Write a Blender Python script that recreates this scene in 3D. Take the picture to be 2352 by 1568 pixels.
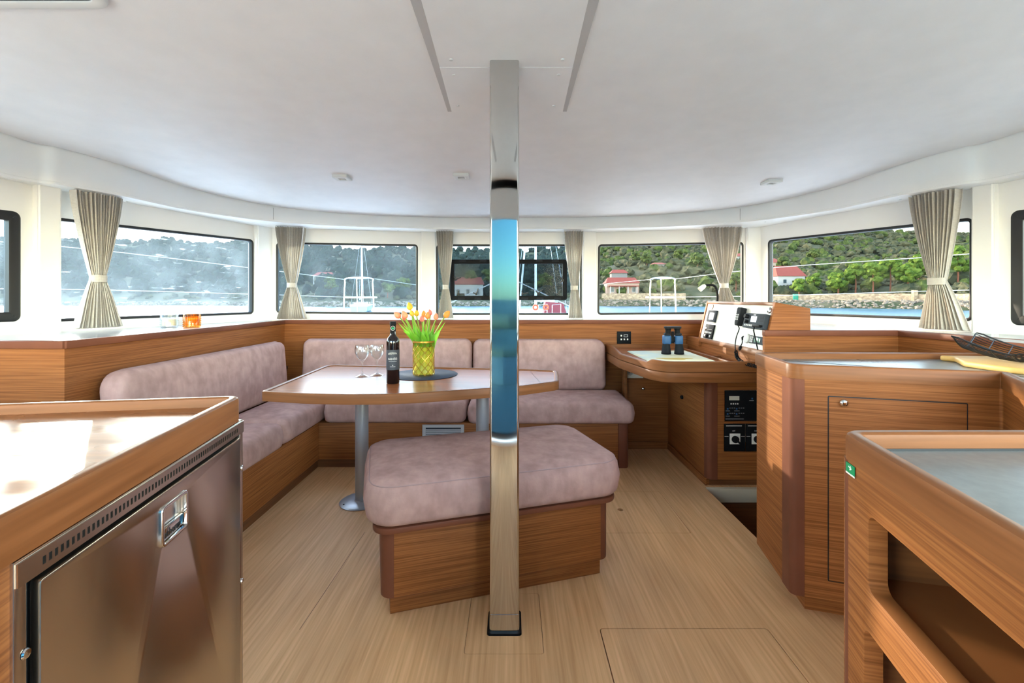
import bpy, bmesh, math, random
import numpy as np
from mathutils import Vector, Matrix

for o in list(bpy.data.objects):
    bpy.data.objects.remove(o)
SC = bpy.context.scene
COL = SC.collection
PI = math.pi
# ------------------------------------------------------------------ camera
FPX, CX, CY, EYE = 1045.0, 1176.0, 685.0, 1.135
cam = bpy.data.cameras.new('camera')
cam.sensor_width = 36.0
cam.lens = 36.0 * FPX / 2352.0
cam.shift_y = -(784.0 - CY) / 2352.0
cam.clip_start = 0.05
cam.clip_end = 3000
camo = bpy.data.objects.new('camera', cam)
COL.objects.link(camo)
camo.location = (0, 0, EYE)
camo.rotation_euler = (PI / 2, 0, 0)
SC.camera = camo
# ------------------------------------------------------------------ world, sun, exposure
SUN_AZ, SUN_EL = math.radians(-43), math.radians(11.5)
world = bpy.data.worlds.new('sky_world')
SC.world = world
world.use_nodes = True
wn = world.node_tree
wn.nodes.clear()
sky = wn.nodes.new('ShaderNodeTexSky')
sky.sky_type = 'NISHITA'
sky.sun_disc = False
sky.sun_elevation = math.radians(24)
sky.sun_rotation = SUN_AZ
sky.air_density = 1.0
sky.dust_density = 0.5
sky.ozone_density = 2.0
bg = wn.nodes.new('ShaderNodeBackground')
bg.inputs['Strength'].default_value = 0.30
wo = wn.nodes.new('ShaderNodeOutputWorld')
tint = wn.nodes.new('ShaderNodeMix'); tint.data_type = 'RGBA'; tint.blend_type = 'MULTIPLY'
tint.inputs[0].default_value = 1.0
tint.inputs[7].default_value = (1.20, 1.0, 0.77, 1)
wn.links.new(sky.outputs[0], tint.inputs[6])
wn.links.new(tint.outputs[2], bg.inputs[0])
wn.links.new(bg.outputs[0], wo.inputs[0])
sl = bpy.data.lights.new('sun', 'SUN')
sl.energy = 1.2
sl.angle = math.radians(0.6)
sl.color = (1.0, 0.82, 0.6)
so = bpy.data.objects.new('sun', sl)
COL.objects.link(so)
to_sun = Vector((math.sin(SUN_AZ) * math.cos(SUN_EL), math.cos(SUN_AZ) * math.cos(SUN_EL), math.sin(SUN_EL)))
so.rotation_euler = to_sun.to_track_quat('Z', 'Y').to_euler()
so.location = (-30, 32, 12)
SC.view_settings.view_transform = 'Standard'
SC.view_settings.look = 'None'
SC.view_settings.gamma = 1.0
SC.view_settings.use_curve_mapping = False
SC.view_settings.exposure = 4.05

# ------------------------------------------------------------------ helpers
def lin(c):
    return tuple(((v / 255) / 12.92 if v / 255 <= 0.04045 else ((v / 255 + 0.055) / 1.055) ** 2.4) for v in c) + (1.0,)

def at_z(px, py, z):
    d = FPX * (EYE - z) / (py - CY)
    return Vector(((px - CX) * d / FPX, d, z))

def at_d(px, py, d):
    return Vector(((px - CX) * d / FPX, d, EYE - (py - CY) * d / FPX))

def hit(px, py, p0, n):
    r = Vector(((px - CX) / FPX, 1.0, -(py - CY) / FPX))
    o = Vector((0, 0, EYE))
    t = (Vector(p0) - o).dot(n) / r.dot(n)
    return o + r * t

def frame(origin, xa, ya):
    xa = Vector(xa).normalized(); ya = Vector(ya).normalized(); za = xa.cross(ya).normalized()
    m = Matrix.Identity(4)
    for i in range(3):
        m[i][0], m[i][1], m[i][2], m[i][3] = xa[i], ya[i], za[i], origin[i]
    return m

def rpoly(pts, r, n=5):
    """polygon with rounded corners; r is one radius or one for each corner"""
    out = []
    k = len(pts)
    for i in range(k):
        p = Vector(pts[i][:2]); a = Vector(pts[i - 1][:2]); b = Vector(pts[(i + 1) % k][:2])
        ri = r[i] if isinstance(r, (list, tuple)) else r
        u = (a - p); v = (b - p)
        if ri <= 1e-6:
            out.append((p.x, p.y)); continue
        lu, lv = u.length, v.length
        u.normalize(); v.normalize()
        ang = math.acos(max(-1, min(1, u.dot(v))))
        if ang > PI - 0.02:
            out.append((p.x, p.y)); continue
        t = min(ri / math.tan(ang / 2), lu * 0.49, lv * 0.49)
        rr = t * math.tan(ang / 2)
        bis = (u + v).normalized()
        c = p + bis * (rr / math.sin(ang / 2))
        s = p + u * t - c; e = p + v * t - c
        a0 = math.atan2(s.y, s.x); a1 = math.atan2(e.y, e.x)
        da = (a1 - a0 + PI) % (2 * PI) - PI
        for j in range(n + 1):
            q = a0 + da * j / n
            out.append((c.x + rr * math.cos(q), c.y + rr * math.sin(q)))
    return out

def finish(me, smooth=True, ang=35):
    if smooth:
        me.polygons.foreach_set('use_smooth', [True] * len(me.polygons))
        me.set_sharp_from_angle(angle=math.radians(ang))
    me.update()
    return me

def bm2me(bm, name, smooth=True, ang=35, recalc=True):
    if recalc:
        bmesh.ops.recalc_face_normals(bm, faces=bm.faces)
    me = bpy.data.meshes.new(name)
    bm.to_mesh(me); bm.free()
    return finish(me, smooth, ang)

def ob(name, me, mat, parent=None, label=None, cat=None, group=None, kind=None):
    o = bpy.data.objects.new(name, me)
    COL.objects.link(o)
    if me is not None and mat is not None:
        if len(me.materials) == 0:
            me.materials.append(mat)
    if parent is not None:
        o.parent = parent
        w = parent
        loc = Matrix.Identity(4)
        while w is not None:
            loc = w.matrix_basis @ loc if w.parent is None else loc
            w = w.parent
        if parent.parent is None:
            o.matrix_parent_inverse = parent.matrix_basis.inverted()
    if label: o['label'] = label
    if cat: o['category'] = cat
    if group: o['group'] = group
    if kind: o['kind'] = kind
    return o

def thing(name, loc, label, cat, group=None, kind=None):
    o = bpy.data.objects.new(name, None)
    COL.objects.link(o)
    o.empty_display_size = 0.05
    o.location = loc
    if label: o['label'] = label
    if cat: o['category'] = cat
    if group: o['group'] = group
    if kind: o['kind'] = kind
    return o

def copy_tree(o, parent=None):
    c = o.copy(); COL.objects.link(c)
    if parent is not None: c.parent = parent
    for ch in list(o.children):
        copy_tree(ch, c)
    return c

def add_box(bm, a, b, M=None):
    vs = []
    for x in (a[0], b[0]):
        for y in (a[1], b[1]):
            for z in (a[2], b[2]):
                v = Vector((x, y, z))
                vs.append(bm.verts.new(M @ v if M else v))
    for f in ((0, 1, 3, 2), (4, 6, 7, 5), (0, 4, 5, 1), (2, 3, 7, 6), (0, 2, 6, 4), (1, 5, 7, 3)):
        bm.faces.new([vs[i] for i in f])

def box(a, b, bev=0.0, M=None, seg=2, name='box'):
    bm = bmesh.new()
    add_box(bm, a, b)
    if bev > 0:
        bmesh.ops.bevel(bm, geom=list(bm.edges), offset=bev, segments=seg, profile=0.5, affect='EDGES')
    if M is not None: bm.transform(M)
    return bm2me(bm, name)

def prism(pts, z0, z1, bev=0.0, M=None, seg=2, name='prism'):
    bm = bmesh.new()
    lo = [bm.verts.new((p[0], p[1], z0)) for p in pts]
    hi = [bm.verts.new((p[0], p[1], z1)) for p in pts]
    n = len(pts)
    bm.faces.new(lo[::-1]); bm.faces.new(hi)
    for i in range(n):
        bm.faces.new((lo[i], lo[(i + 1) % n], hi[(i + 1) % n], hi[i]))
    bmesh.ops.recalc_face_normals(bm, faces=bm.faces)
    if bev > 0:
        es = [e for e in bm.edges if e.calc_face_angle(0) > 0.6]
        bmesh.ops.bevel(bm, geom=es, offset=bev, segments=seg, profile=0.5, affect='EDGES')
    if M is not None: bm.transform(M)
    return bm2me(bm, name)

def ring_prism(outer, inner, z0, z1, M=None, bev=0.0, name='ring'):
    """closed band between two outlines with the same number of points"""
    bm = bmesh.new()
    n = len(outer)
    L = []
    b = bev
    def mixp(i, t):
        return (outer[i][0] + (inner[i][0] - outer[i][0]) * t, outer[i][1] + (inner[i][1] - outer[i][1]) * t)
    prof = [(0, z0), (0, z1 - b), (0.08 if b else 0, z1 - 0.3 * b), (0.25 if b else 0, z1), (0.75 if b else 1, z1), (0.92 if b else 1, z1 - 0.3 * b), (1, z1 - b), (1, z0)] if b else [(0, z0), (0, z1), (1, z1), (1, z0)]
    rows = []
    for t, z in prof:
        rows.append([bm.verts.new((*mixp(i, t), z)) for i in range(n)])
    for k in range(len(rows)):
        a = rows[k]; c = rows[(k + 1) % len(rows)]
        for i in range(n):
            bm.faces.new((a[i], a[(i + 1) % n], c[(i + 1) % n], c[i]))
    if M is not None: bm.transform(M)
    return bm2me(bm, name)

def inset(pts, s):
    """inward offset of a counter-clockwise dense outline"""
    n = len(pts); out = []
    for i in range(n):
        p = Vector(pts[i]); a = Vector(pts[i - 1]); b = Vector(pts[(i + 1) % n])
        e1 = (p - a); e2 = (b - p)
        if e1.length < 1e-9: e1 = e2
        if e2.length < 1e-9: e2 = e1
        n1 = Vector((-e1.y, e1.x)).normalized(); n2 = Vector((-e2.y, e2.x)).normalized()
        m = (n1 + n2)
        m = m / max(0.3, (1 + n1.dot(n2)))
        q = p + m * s
        out.append((q.x, q.y))
    return out

def ccw(pts):
    a = sum(pts[i - 1][0] * pts[i][1] - pts[i][0] * pts[i - 1][1] for i in range(len(pts)))
    return pts if a > 0 else pts[::-1]

def plate(outer, holes, thick, M=None, bev=0.0, name='plate'):
    """flat board with holes: local xy outline, front face at z=0, body towards -z"""
    cu = bpy.data.curves.new('c', 'CURVE')
    cu.dimensions = '2D'; cu.fill_mode = 'BOTH'
    cu.extrude = max(1e-5, thick / 2 - bev)
    cu.bevel_depth = bev; cu.bevel_resolution = 1
    cu.offset = -bev
    for pts in [outer] + holes:
        s = cu.splines.new('POLY')
        s.points.add(len(pts) - 1)
        for i, p in enumerate(pts):
            s.points[i].co = (p[0], p[1], 0, 1)
        s.use_cyclic_u = True
    o = bpy.data.objects.new('c', cu); COL.objects.link(o)
    dg = bpy.context.evaluated_depsgraph_get()
    me = bpy.data.meshes.new_from_object(o.evaluated_get(dg))
    bpy.data.objects.remove(o); bpy.data.curves.remove(cu)
    me.materials.clear()
    me.transform(Matrix.Translation((0, 0, -thick / 2)))
    if M is not None: me.transform(M)
    bm = bmesh.new(); bm.from_mesh(me)
    bmesh.ops.remove_doubles(bm, verts=bm.verts, dist=1e-6)
    bm.to_mesh(me); bm.free()
    return finish(me)

def text_me(s, size, M=None, depth=0.0003, align='CENTER', sx=1.0):
    cu = bpy.data.curves.new('t', 'FONT')
    cu.body = s; cu.size = size; cu.align_x = align; cu.align_y = 'CENTER'; cu.extrude = depth
    cu.resolution_u = 2
    o = bpy.data.objects.new('t', cu); COL.objects.link(o)
    dg = bpy.context.evaluated_depsgraph_get()
    me = bpy.data.meshes.new_from_object(o.evaluated_get(dg))
    bpy.data.objects.remove(o); bpy.data.curves.remove(cu)
    me.materials.clear()
    if sx != 1.0: me.transform(Matrix.Diagonal((sx, 1, 1, 1)))
    if M is not None: me.transform(M)
    return me

def lathe(prof, n=32, M=None, name='lathe', closed=True):
    bm = bmesh.new()
    rows = []
    for r, z in prof:
        if r < 1e-5:
            rows.append([bm.verts.new((0, 0, z))])
        else:
            rows.append([bm.verts.new((r * math.cos(2 * PI * i / n), r * math.sin(2 * PI * i / n), z)) for i in range(n)])
    for a, b in zip(rows[:-1], rows[1:]):
        for i in range(n):
            j = (i + 1) % n
            if len(a) == 1 and len(b) == 1: continue
            if len(a) == 1: bm.faces.new((a[0], b[j], b[i]))
            elif len(b) == 1: bm.faces.new((a[i], a[j], b[0]))
            else: bm.faces.new((a[i], a[j], b[j], b[i]))
    if M is not None: bm.transform(M)
    return bm2me(bm, name, ang=40)

def add_tube(bm, pts, r, n=8, cyc=False, cap=True):
    pts = [Vector(p) for p in pts]
    k = len(pts)
    rows = []
    up = Vector((0, 0, 1))
    prev = None
    for i in range(k):
        a = pts[i - 1] if (i > 0 or cyc) else pts[i]
        b = pts[(i + 1) % k] if (i < k - 1 or cyc) else pts[i]
        t = (b - a)
        t = t.normalized() if t.length > 1e-9 else Vector((0, 0, 1))
        if prev is None:
            u = t.cross(up)
            if u.length < 1e-3: u = t.cross(Vector((1, 0, 0)))
        else:
            u = prev - t * prev.dot(t)
            if u.length < 1e-5: u = t.cross(up)
        u.normalize(); v = t.cross(u); prev = u
        rr = r[i] if isinstance(r, (list, tuple)) else r
        rows.append([bm.verts.new(pts[i] + (u * math.cos(2 * PI * j / n) + v * math.sin(2 * PI * j / n)) * rr) for j in range(n)])
    rng = range(k) if cyc else range(k - 1)
    for i in rng:
        a = rows[i]; b = rows[(i + 1) % k]
        for j in range(n):
            bm.faces.new((a[j], a[(j + 1) % n], b[(j + 1) % n], b[j]))
    if cap and not cyc:
        bm.faces.new(rows[0][::-1]); bm.faces.new(rows[-1])

def tube(pts, r, n=8, cyc=False, M=None):
    bm = bmesh.new(); add_tube(bm, pts, r, n, cyc)
    if M is not None: bm.transform(M)
    return bm2me(bm, 'tube')

def smooth_path(pts, n=8):
    """Catmull-Rom through points"""
    P = [Vector(p) for p in pts]; P = [P[0] * 2 - P[1]] + P + [P[-1] * 2 - P[-2]]
    out = []
    for i in range(1, len(P) - 2):
        for j in range(n):
            t = j / n
            out.append(0.5 * ((2 * P[i]) + (P[i + 1] - P[i - 1]) * t + (2 * P[i - 1] - 5 * P[i] + 4 * P[i + 1] - P[i + 2]) * t * t + (3 * P[i] - P[i - 1] - 3 * P[i + 1] + P[i + 2]) * t ** 3))
    out.append(P[-2])
    return out

def pillow(outline, z0, z1, r=0.035, crown=0.015, M=None, waist=0.006):
    """stuffed cushion from a counter-clockwise rounded outline"""
    o = ccw(outline)
    bm = bmesh.new()
    rows = []
    prof = []
    for k in range(5):
        a = PI / 2 * k / 4
        prof.append((r * (1 - math.sin(a)), z0 + r * (1 - math.cos(a)) * 0.7))
    prof.append((-waist, (z0 + z1) / 2))
    for k in range(6):
        a = PI / 2 * k / 5
        prof.append((r * (1 - math.cos(a)), z1 - r + r * math.sin(a)))
    for s, z in prof:
        rows.append([bm.verts.new((p[0], p[1], z)) for p in inset(o, s)])
    top = inset(o, r)
    cx = sum(p[0] for p in top) / len(top); cy = sum(p[1] for p in top) / len(top)
    for k in (0.93, 0.8, 0.6, 0.35):
        rows.append([bm.verts.new((cx + (p[0] - cx) * k, cy + (p[1] - cy) * k, z1 + crown * (1 - k ** 3))) for p in top])
    n = len(o)
    for a, b in zip(rows[:-1], rows[1:]):
        for i in range(n):
            bm.faces.new((a[i], a[(i + 1) % n], b[(i + 1) % n], b[i]))
    c = bm.verts.new((cx, cy, z1 + crown))
    for i in range(n):
        bm.faces.new((rows[-1][i], rows[-1][(i + 1) % n], c))
    bm.faces.new(rows[0][::-1])
    if M is not None: bm.transform(M)
    return bm2me(bm, 'pillow', ang=70)

def densify(pts, step=0.08):
    out = []
    n = len(pts)
    for i in range(n):
        a = Vector(pts[i]); b = Vector(pts[(i + 1) % n])
        k = max(1, int((b - a).length / step))
        for j in range(k):
            q = a.lerp(b, j / k); out.append((q.x, q.y))
    return out

def rect(x0, y0, x1, y1):
    return [(x0, y0), (x1, y0), (x1, y1), (x0, y1)]

# ------------------------------------------------------------------ materials
MATS = {}
def mat(name, col, rough=0.5, metal=0.0, spec=0.5, noise=None, bump=None, coat=0.0, rnoise=None, sss=None, aniso=0, col3=None):
    """noise=(scale xyz, detail, second colour, lo, hi); bump=(scale xyz, strength, distance)"""
    m = bpy.data.materials.new(name); m.use_nodes = True
    nt = m.node_tree; p = nt.nodes['Principled BSDF']
    p.inputs['Base Color'].default_value = lin(col)
    p.inputs['Roughness'].default_value = rough
    p.inputs['Metallic'].default_value = metal
    p.inputs['Specular IOR Level'].default_value = spec
    p.inputs['Coat Weight'].default_value = coat
    p.inputs['Coat Roughness'].default_value = 0.08
    tc = nt.nodes.new('ShaderNodeTexCoord')
    def ntex(scale, detail):
        mp = nt.nodes.new('ShaderNodeMapping'); mp.inputs['Scale'].default_value = scale
        nz = nt.nodes.new('ShaderNodeTexNoise'); nz.inputs['Scale'].default_value = 1.0; nz.inputs['Detail'].default_value = detail
        nt.links.new(tc.outputs['Object'], mp.inputs[0]); nt.links.new(mp.outputs[0], nz.inputs[0])
        return nz
    if noise:
        sc, det, c2, lo, hi = noise
        nz = ntex(sc, det)
        rp = nt.nodes.new('ShaderNodeValToRGB')
        rp.color_ramp.elements[0].position = lo; rp.color_ramp.elements[1].position = hi
        rp.color_ramp.elements[0].color = lin(c2); rp.color_ramp.elements[1].color = lin(col)
        nt.links.new(nz.outputs[0], rp.inputs[0])
        src = rp.outputs[0]
        if col3:
            n3 = ntex(col3[0], 3)
            mx = nt.nodes.new('ShaderNodeMix'); mx.data_type = 'RGBA'; mx.blend_type = 'MULTIPLY'
            r3 = nt.nodes.new('ShaderNodeValToRGB')
            r3.color_ramp.elements[0].position = 0.35; r3.color_ramp.elements[1].position = 0.65
            r3.color_ramp.elements[0].color = (col3[1],) * 3 + (1,); r3.color_ramp.elements[1].color = (1, 1, 1, 1)
            mx.inputs[0].default_value = 1.0
            nt.links.new(n3.outputs[0], r3.inputs[0])
            nt.links.new(src, mx.inputs[6]); nt.links.new(r3.outputs[0], mx.inputs[7]); src = mx.outputs[2]
        nt.links.new(src, p.inputs['Base Color'])
    if bump:
        nb = ntex(bump[0], 4)
        bp = nt.nodes.new('ShaderNodeBump'); bp.inputs['Strength'].default_value = bump[1]; bp.inputs['Distance'].default_value = bump[2]
        nt.links.new(nb.outputs[0], bp.inputs['Height']); nt.links.new(bp.outputs[0], p.inputs['Normal'])
    if rnoise:
        nr = ntex(rnoise[0], 3)
        mr = nt.nodes.new('ShaderNodeMapRange'); mr.inputs['To Min'].default_value = rnoise[1]; mr.inputs['To Max'].default_value = rnoise[2]
        mr.inputs['From Min'].default_value = 0.3; mr.inputs['From Max'].default_value = 0.7
        nt.links.new(nr.outputs[0], mr.inputs['Value']); nt.links.new(mr.outputs[0], p.inputs['Roughness'])
    MATS[name] = m
    return m

def emis(name, col, strength):
    m = bpy.data.materials.new(name); m.use_nodes = True
    p = m.node_tree.nodes['Principled BSDF']
    p.inputs['Base Color'].default_value = lin(col)
    p.inputs['Emission Color'].default_value = lin(col)
    p.inputs['Emission Strength'].default_value = strength
    return m

def pane_mat(name, tint, dirt_haze, scratch, refl=1.0):
    """thin window glass: clear tinted transmission, Fresnel mirror, salt film and painted-in air haze that scatter light"""
    m = bpy.data.materials.new(name); m.use_nodes = True
    nt = m.node_tree; nt.nodes.clear()
    out = nt.nodes.new('ShaderNodeOutputMaterial')
    tr = nt.nodes.new('ShaderNodeBsdfTransparent'); tr.inputs[0].default_value = lin(tint)
    gl = nt.nodes.new('ShaderNodeBsdfGlossy'); gl.inputs['Roughness'].default_value = 0.1 if name.startswith('window') else 0.02
    lw = nt.nodes.new('ShaderNodeLayerWeight'); lw.inputs[0].default_value = 0.5
    pw_ = nt.nodes.new('ShaderNodeMath'); pw_.operation = 'POWER'; pw_.inputs[1].default_value = 4.0
    fr = nt.nodes.new('ShaderNodeMath'); fr.operation = 'MULTIPLY_ADD'; fr.inputs[1].default_value = 0.8; fr.inputs[2].default_value = 0.04; fr.use_clamp = True
    nt.links.new(lw.outputs['Facing'], pw_.inputs[0]); nt.links.new(pw_.outputs[0], fr.inputs[0])
    ml = nt.nodes.new('ShaderNodeMath'); ml.operation = 'MULTIPLY'; ml.inputs[1].default_value = refl
    mx = nt.nodes.new('ShaderNodeMixShader')
    nt.links.new(fr.outputs[0], ml.inputs[0]); nt.links.new(ml.outputs[0], mx.inputs[0])
    nt.links.new(tr.outputs[0], mx.inputs[1]); nt.links.new(gl.outputs[0], mx.inputs[2])
    last = mx
    if dirt_haze > 0 or scratch > 0:
        tl = nt.nodes.new('ShaderNodeBsdfTranslucent'); tl.inputs[0].default_value = (0.72, 0.87, 1.0, 1)  # bluish veil: salt film plus air haze painted into the pane
        tc = nt.nodes.new('ShaderNodeTexCoord')
        mp = nt.nodes.new('ShaderNodeMapping'); mp.inputs['Scale'].default_value = (5, 5, 5)
        n1 = nt.nodes.new('ShaderNodeTexNoise'); n1.inputs['Scale'].default_value = 1; n1.inputs['Detail'].default_value = 5
        nt.links.new(tc.outputs['Object'], mp.inputs[0]); nt.links.new(mp.outputs[0], n1.inputs[0])
        m1 = nt.nodes.new('ShaderNodeMapRange'); m1.inputs['From Min'].default_value = 0.3; m1.inputs['From Max'].default_value = 0.75
        m1.inputs['To Min'].default_value = dirt_haze * 0.6; m1.inputs['To Max'].default_value = dirt_haze * 1.5
        nt.links.new(n1.outputs[0], m1.inputs['Value'])
        mp2 = nt.nodes.new('ShaderNodeMapping'); mp2.inputs['Scale'].default_value = (9, 9, 60); mp2.inputs['Rotation'].default_value = (0.25, 0.35, 0)
        n2 = nt.nodes.new('ShaderNodeTexNoise'); n2.inputs['Scale'].default_value = 1; n2.inputs['Detail'].default_value = 2
        nt.links.new(tc.outputs['Object'], mp2.inputs[0]); nt.links.new(mp2.outputs[0], n2.inputs[0])
        m2 = nt.nodes.new('ShaderNodeMapRange'); m2.inputs['From Min'].default_value = 0.66; m2.inputs['From Max'].default_value = 0.78
        m2.inputs['To Min'].default_value = 0; m2.inputs['To Max'].default_value = scratch
        nt.links.new(n2.outputs[0], m2.inputs['Value'])
        ad = nt.nodes.new('ShaderNodeMath'); ad.operation = 'ADD'; ad.use_clamp = True
        nt.links.new(m1.outputs[0], ad.inputs[0]); nt.links.new(m2.outputs[0], ad.inputs[1])
        mx2 = nt.nodes.new('ShaderNodeMixShader')
        nt.links.new(ad.outputs[0], mx2.inputs[0]); nt.links.new(mx.outputs[0], mx2.inputs[1]); nt.links.new(tl.outputs[0], mx2.inputs[2])
        last = mx2
    nt.links.new(last.outputs[0], out.inputs[0])
    return m

WALL = mat('white_gelcoat', (247, 246, 242), 0.35, noise=((3, 3, 3), 3, (243, 241, 236), 0.3, 0.7))
CEIL = mat('ceiling_vinyl', (240, 236, 233), 0.6, noise=((9, 9, 9), 4, (235, 231, 228), 0.3, 0.7), bump=((260, 260, 260), 0.12, 0.002))
CEILT = mat('ceiling_joint_shade_grey', (190, 184, 180), 0.5)
WHT = mat('white_plastic', (228, 227, 222), 0.6, spec=0.15)
WOOD = mat('teak_veneer', (157, 98, 54), 0.5, spec=0.15, noise=((3.2, 3.2, 230), 4, (122, 71, 36), 0.34, 0.64), bump=((6, 6, 220), 0.08, 0.001))
WOODT = mat('teak_veneer_top', (160, 96, 58), 0.25, spec=0.09, noise=((3.0, 110, 2.0), 5, (132, 74, 42), 0.32, 0.66))
WOODW = mat('teak_worktop_scratched', (158, 100, 58), 0.36, spec=0.10, noise=((2.0, 60, 2.0), 5, (136, 82, 46), 0.32, 0.66), rnoise=((7, 14, 7), 0.16, 0.4))
MAHO = mat('solid_wood_edge', (124, 74, 54), 0.45, spec=0.12, noise=((4, 4, 4), 3, (106, 63, 46), 0.3, 0.7))
EDGE = mat('solid_teak_edge', (140, 88, 52), 0.38, spec=0.15, noise=((3, 3, 60), 4, (116, 70, 38), 0.3, 0.7))
WOODD = mat('teak_dark_inside', (120, 74, 38), 0.5, noise=((2.2, 2.2, 70), 5, (92, 54, 26), 0.32, 0.66))
SUEDE = mat('mauve_suede', (194, 158, 150), 0.9, spec=0.12, noise=((14, 14, 14), 7, (176, 140, 134), 0.33, 0.64), bump=((90, 90, 90), 0.25, 0.003), col3=((38, 38, 14), 0.9))
PIPE = mat('mauve_piping', (172, 144, 142), 0.85, spec=0.15)
FLOOR = mat('oak_floor', (234, 188, 138), 0.5, spec=0.25, noise=((90, 2.6, 2), 6, (208, 160, 110), 0.3, 0.68), bump=((160, 5, 5), 0.15, 0.001), col3=((7, 1.2, 1), 0.86))
GAP = mat('dark_joint', (70, 48, 30), 0.7)
STEEL = mat('mirror_steel', (200, 198, 194), 0.035, 1.0, rnoise=((8, 8, 3), 0.02, 0.06))
BRUSH = mat('brushed_steel', (206, 194, 182), 0.24, 1.0)
CHROME = mat('chrome', (225, 225, 225), 0.08, 1.0)
ALU = mat('anodised_aluminium', (178, 180, 184), 0.32, 1.0)
ALUP = mat('painted_aluminium', (176, 179, 184), 0.35, 0.6)
BLACK = mat('black_rubber', (20, 20, 22), 0.45)
BLKP = mat('black_plastic', (22, 23, 26), 0.6, spec=0.12)
GREYP = mat('grey_plastic', (58, 63, 70), 0.7, spec=0.1)
GREYL = mat('light_grey_plastic', (190, 191, 192), 0.6, spec=0.15)
SLATE = mat('slate_laminate', (128, 129, 124), 0.3, noise=((60, 60, 60), 4, (116, 117, 112), 0.3, 0.7), rnoise=((5, 5, 5), 0.26, 0.38))
LINEN = mat('grey_linen', (224, 218, 208), 0.9, spec=0.1, noise=((40, 40, 160), 4, (210, 202, 192), 0.3, 0.7), bump=((400, 400, 60), 0.3, 0.001))
def add_translucent(m, col, f):
    nt = m.node_tree; p = nt.nodes['Principled BSDF']; out = nt.nodes['Material Output']
    tl = nt.nodes.new('ShaderNodeBsdfTranslucent'); tl.inputs[0].default_value = lin(col)
    mx = nt.nodes.new('ShaderNodeMixShader'); mx.inputs[0].default_value = f
    nt.links.new(p.outputs[0], mx.inputs[1]); nt.links.new(tl.outputs[0], mx.inputs[2]); nt.links.new(mx.outputs[0], out.inputs[0])
add_translucent(LINEN, (210, 200, 186), 0.13)
WINE = mat('dark_wine_glass', (18, 12, 14), 0.05, spec=0.7)
LABEL = mat('charcoal_label', (52, 54, 62), 0.5)
INK = mat('pale_ink', (232, 228, 222), 0.5)
DKINK = mat('dark_ink', (28, 28, 28), 0.5)
GREEN = mat('green_sticker', (10, 140, 86), 0.4)
NAVYM = mat('navy_woven_mat', (48, 56, 78), 0.75, noise=((120, 120, 120), 2, (36, 42, 60), 0.35, 0.65), bump=((300, 300, 300), 0.4, 0.002))
GOLD = mat('gold_foil', (212, 160, 76), 0.3, 1.0)
CHART = mat('chart_paper', (222, 216, 178), 0.7, noise=((4, 4, 4), 4, (196, 206, 190), 0.4, 0.56))
CHARTY = mat('chart_land', (206, 180, 84), 0.7)
BLUER = mat('blue_rubber', (34, 84, 132), 0.5)
DKGREY = mat('dark_grey_rubber', (40, 42, 46), 0.75, spec=0.1)
LCD = emis('lit_display', (216, 224, 228), 0.5)
LCDG = mat('green_display', (86, 128, 110), 0.25)
BEECH = mat('beech_board', (222, 178, 106), 0.5, noise=((30, 2.5, 2), 4, (204, 156, 84), 0.3, 0.7))
CREAM = mat('cream_vinyl', (232, 222, 190), 0.55)
BEIGE = mat('beige_nosing', (196, 184, 160), 0.5)
HULLW = mat('hull_white', (234, 236, 238), 0.35)
HULLB = mat('hull_pale_blue', (150, 190, 206), 0.4)
ROPE = mat('lifeline_wire', (170, 168, 164), 0.45)
REDC = mat('maroon_canvas', (128, 44, 50), 0.8)
ORANGE = mat('orange_float', (214, 84, 40), 0.6)
CLEARG = pane_mat('clear_drinking_glass', (252, 254, 254), 0, 0, 2.0)
AMBERG = pane_mat('amber_glass', (255, 216, 150), 0, 0, 1.2)
WAX = mat('cream_wax', (240, 226, 190), 0.6)
YGLASS = pane_mat('yellow_vase_glass', (255, 253, 214), 0.03, 0, 0.8)

def leaf_mat(name, col, col2):
    m = mat(name, col, 0.45, noise=((18, 18, 6), 3, col2, 0.35, 0.65))
    nt = m.node_tree; p = nt.nodes['Principled BSDF']; out = nt.nodes['Material Output']
    tl = nt.nodes.new('ShaderNodeBsdfTranslucent'); tl.inputs[0].default_value = lin(col)
    mx = nt.nodes.new('ShaderNodeMixShader'); mx.inputs[0].default_value = 0.4
    nt.links.new(p.outputs[0], mx.inputs[1]); nt.links.new(tl.outputs[0], mx.inputs[2]); nt.links.new(mx.outputs[0], out.inputs[0])
    return m
LEAF = leaf_mat('tulip_leaf', (132, 194, 52), (88, 160, 40))
STEM = leaf_mat('tulip_stem', (170, 196, 84), (140, 180, 64))
TPINK = leaf_mat('tulip_pink', (248, 150, 140), (252, 206, 150))
TYEL = leaf_mat('tulip_yellow', (250, 214, 92), (236, 220, 80))
TORA = leaf_mat('tulip_orange', (248, 184, 84), (246, 150, 110))

# ================================================================== THE ROOM
def ceil_z(x, y):
    return 2.02 - 0.064 * y + 0.03 * math.exp(-(x / 1.2) ** 2 - ((y - 1.4) / 1.0) ** 2)

LEDGE_Z, STRIP_Z, LIP_Z = 0.963, 0.932, 1.69
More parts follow.
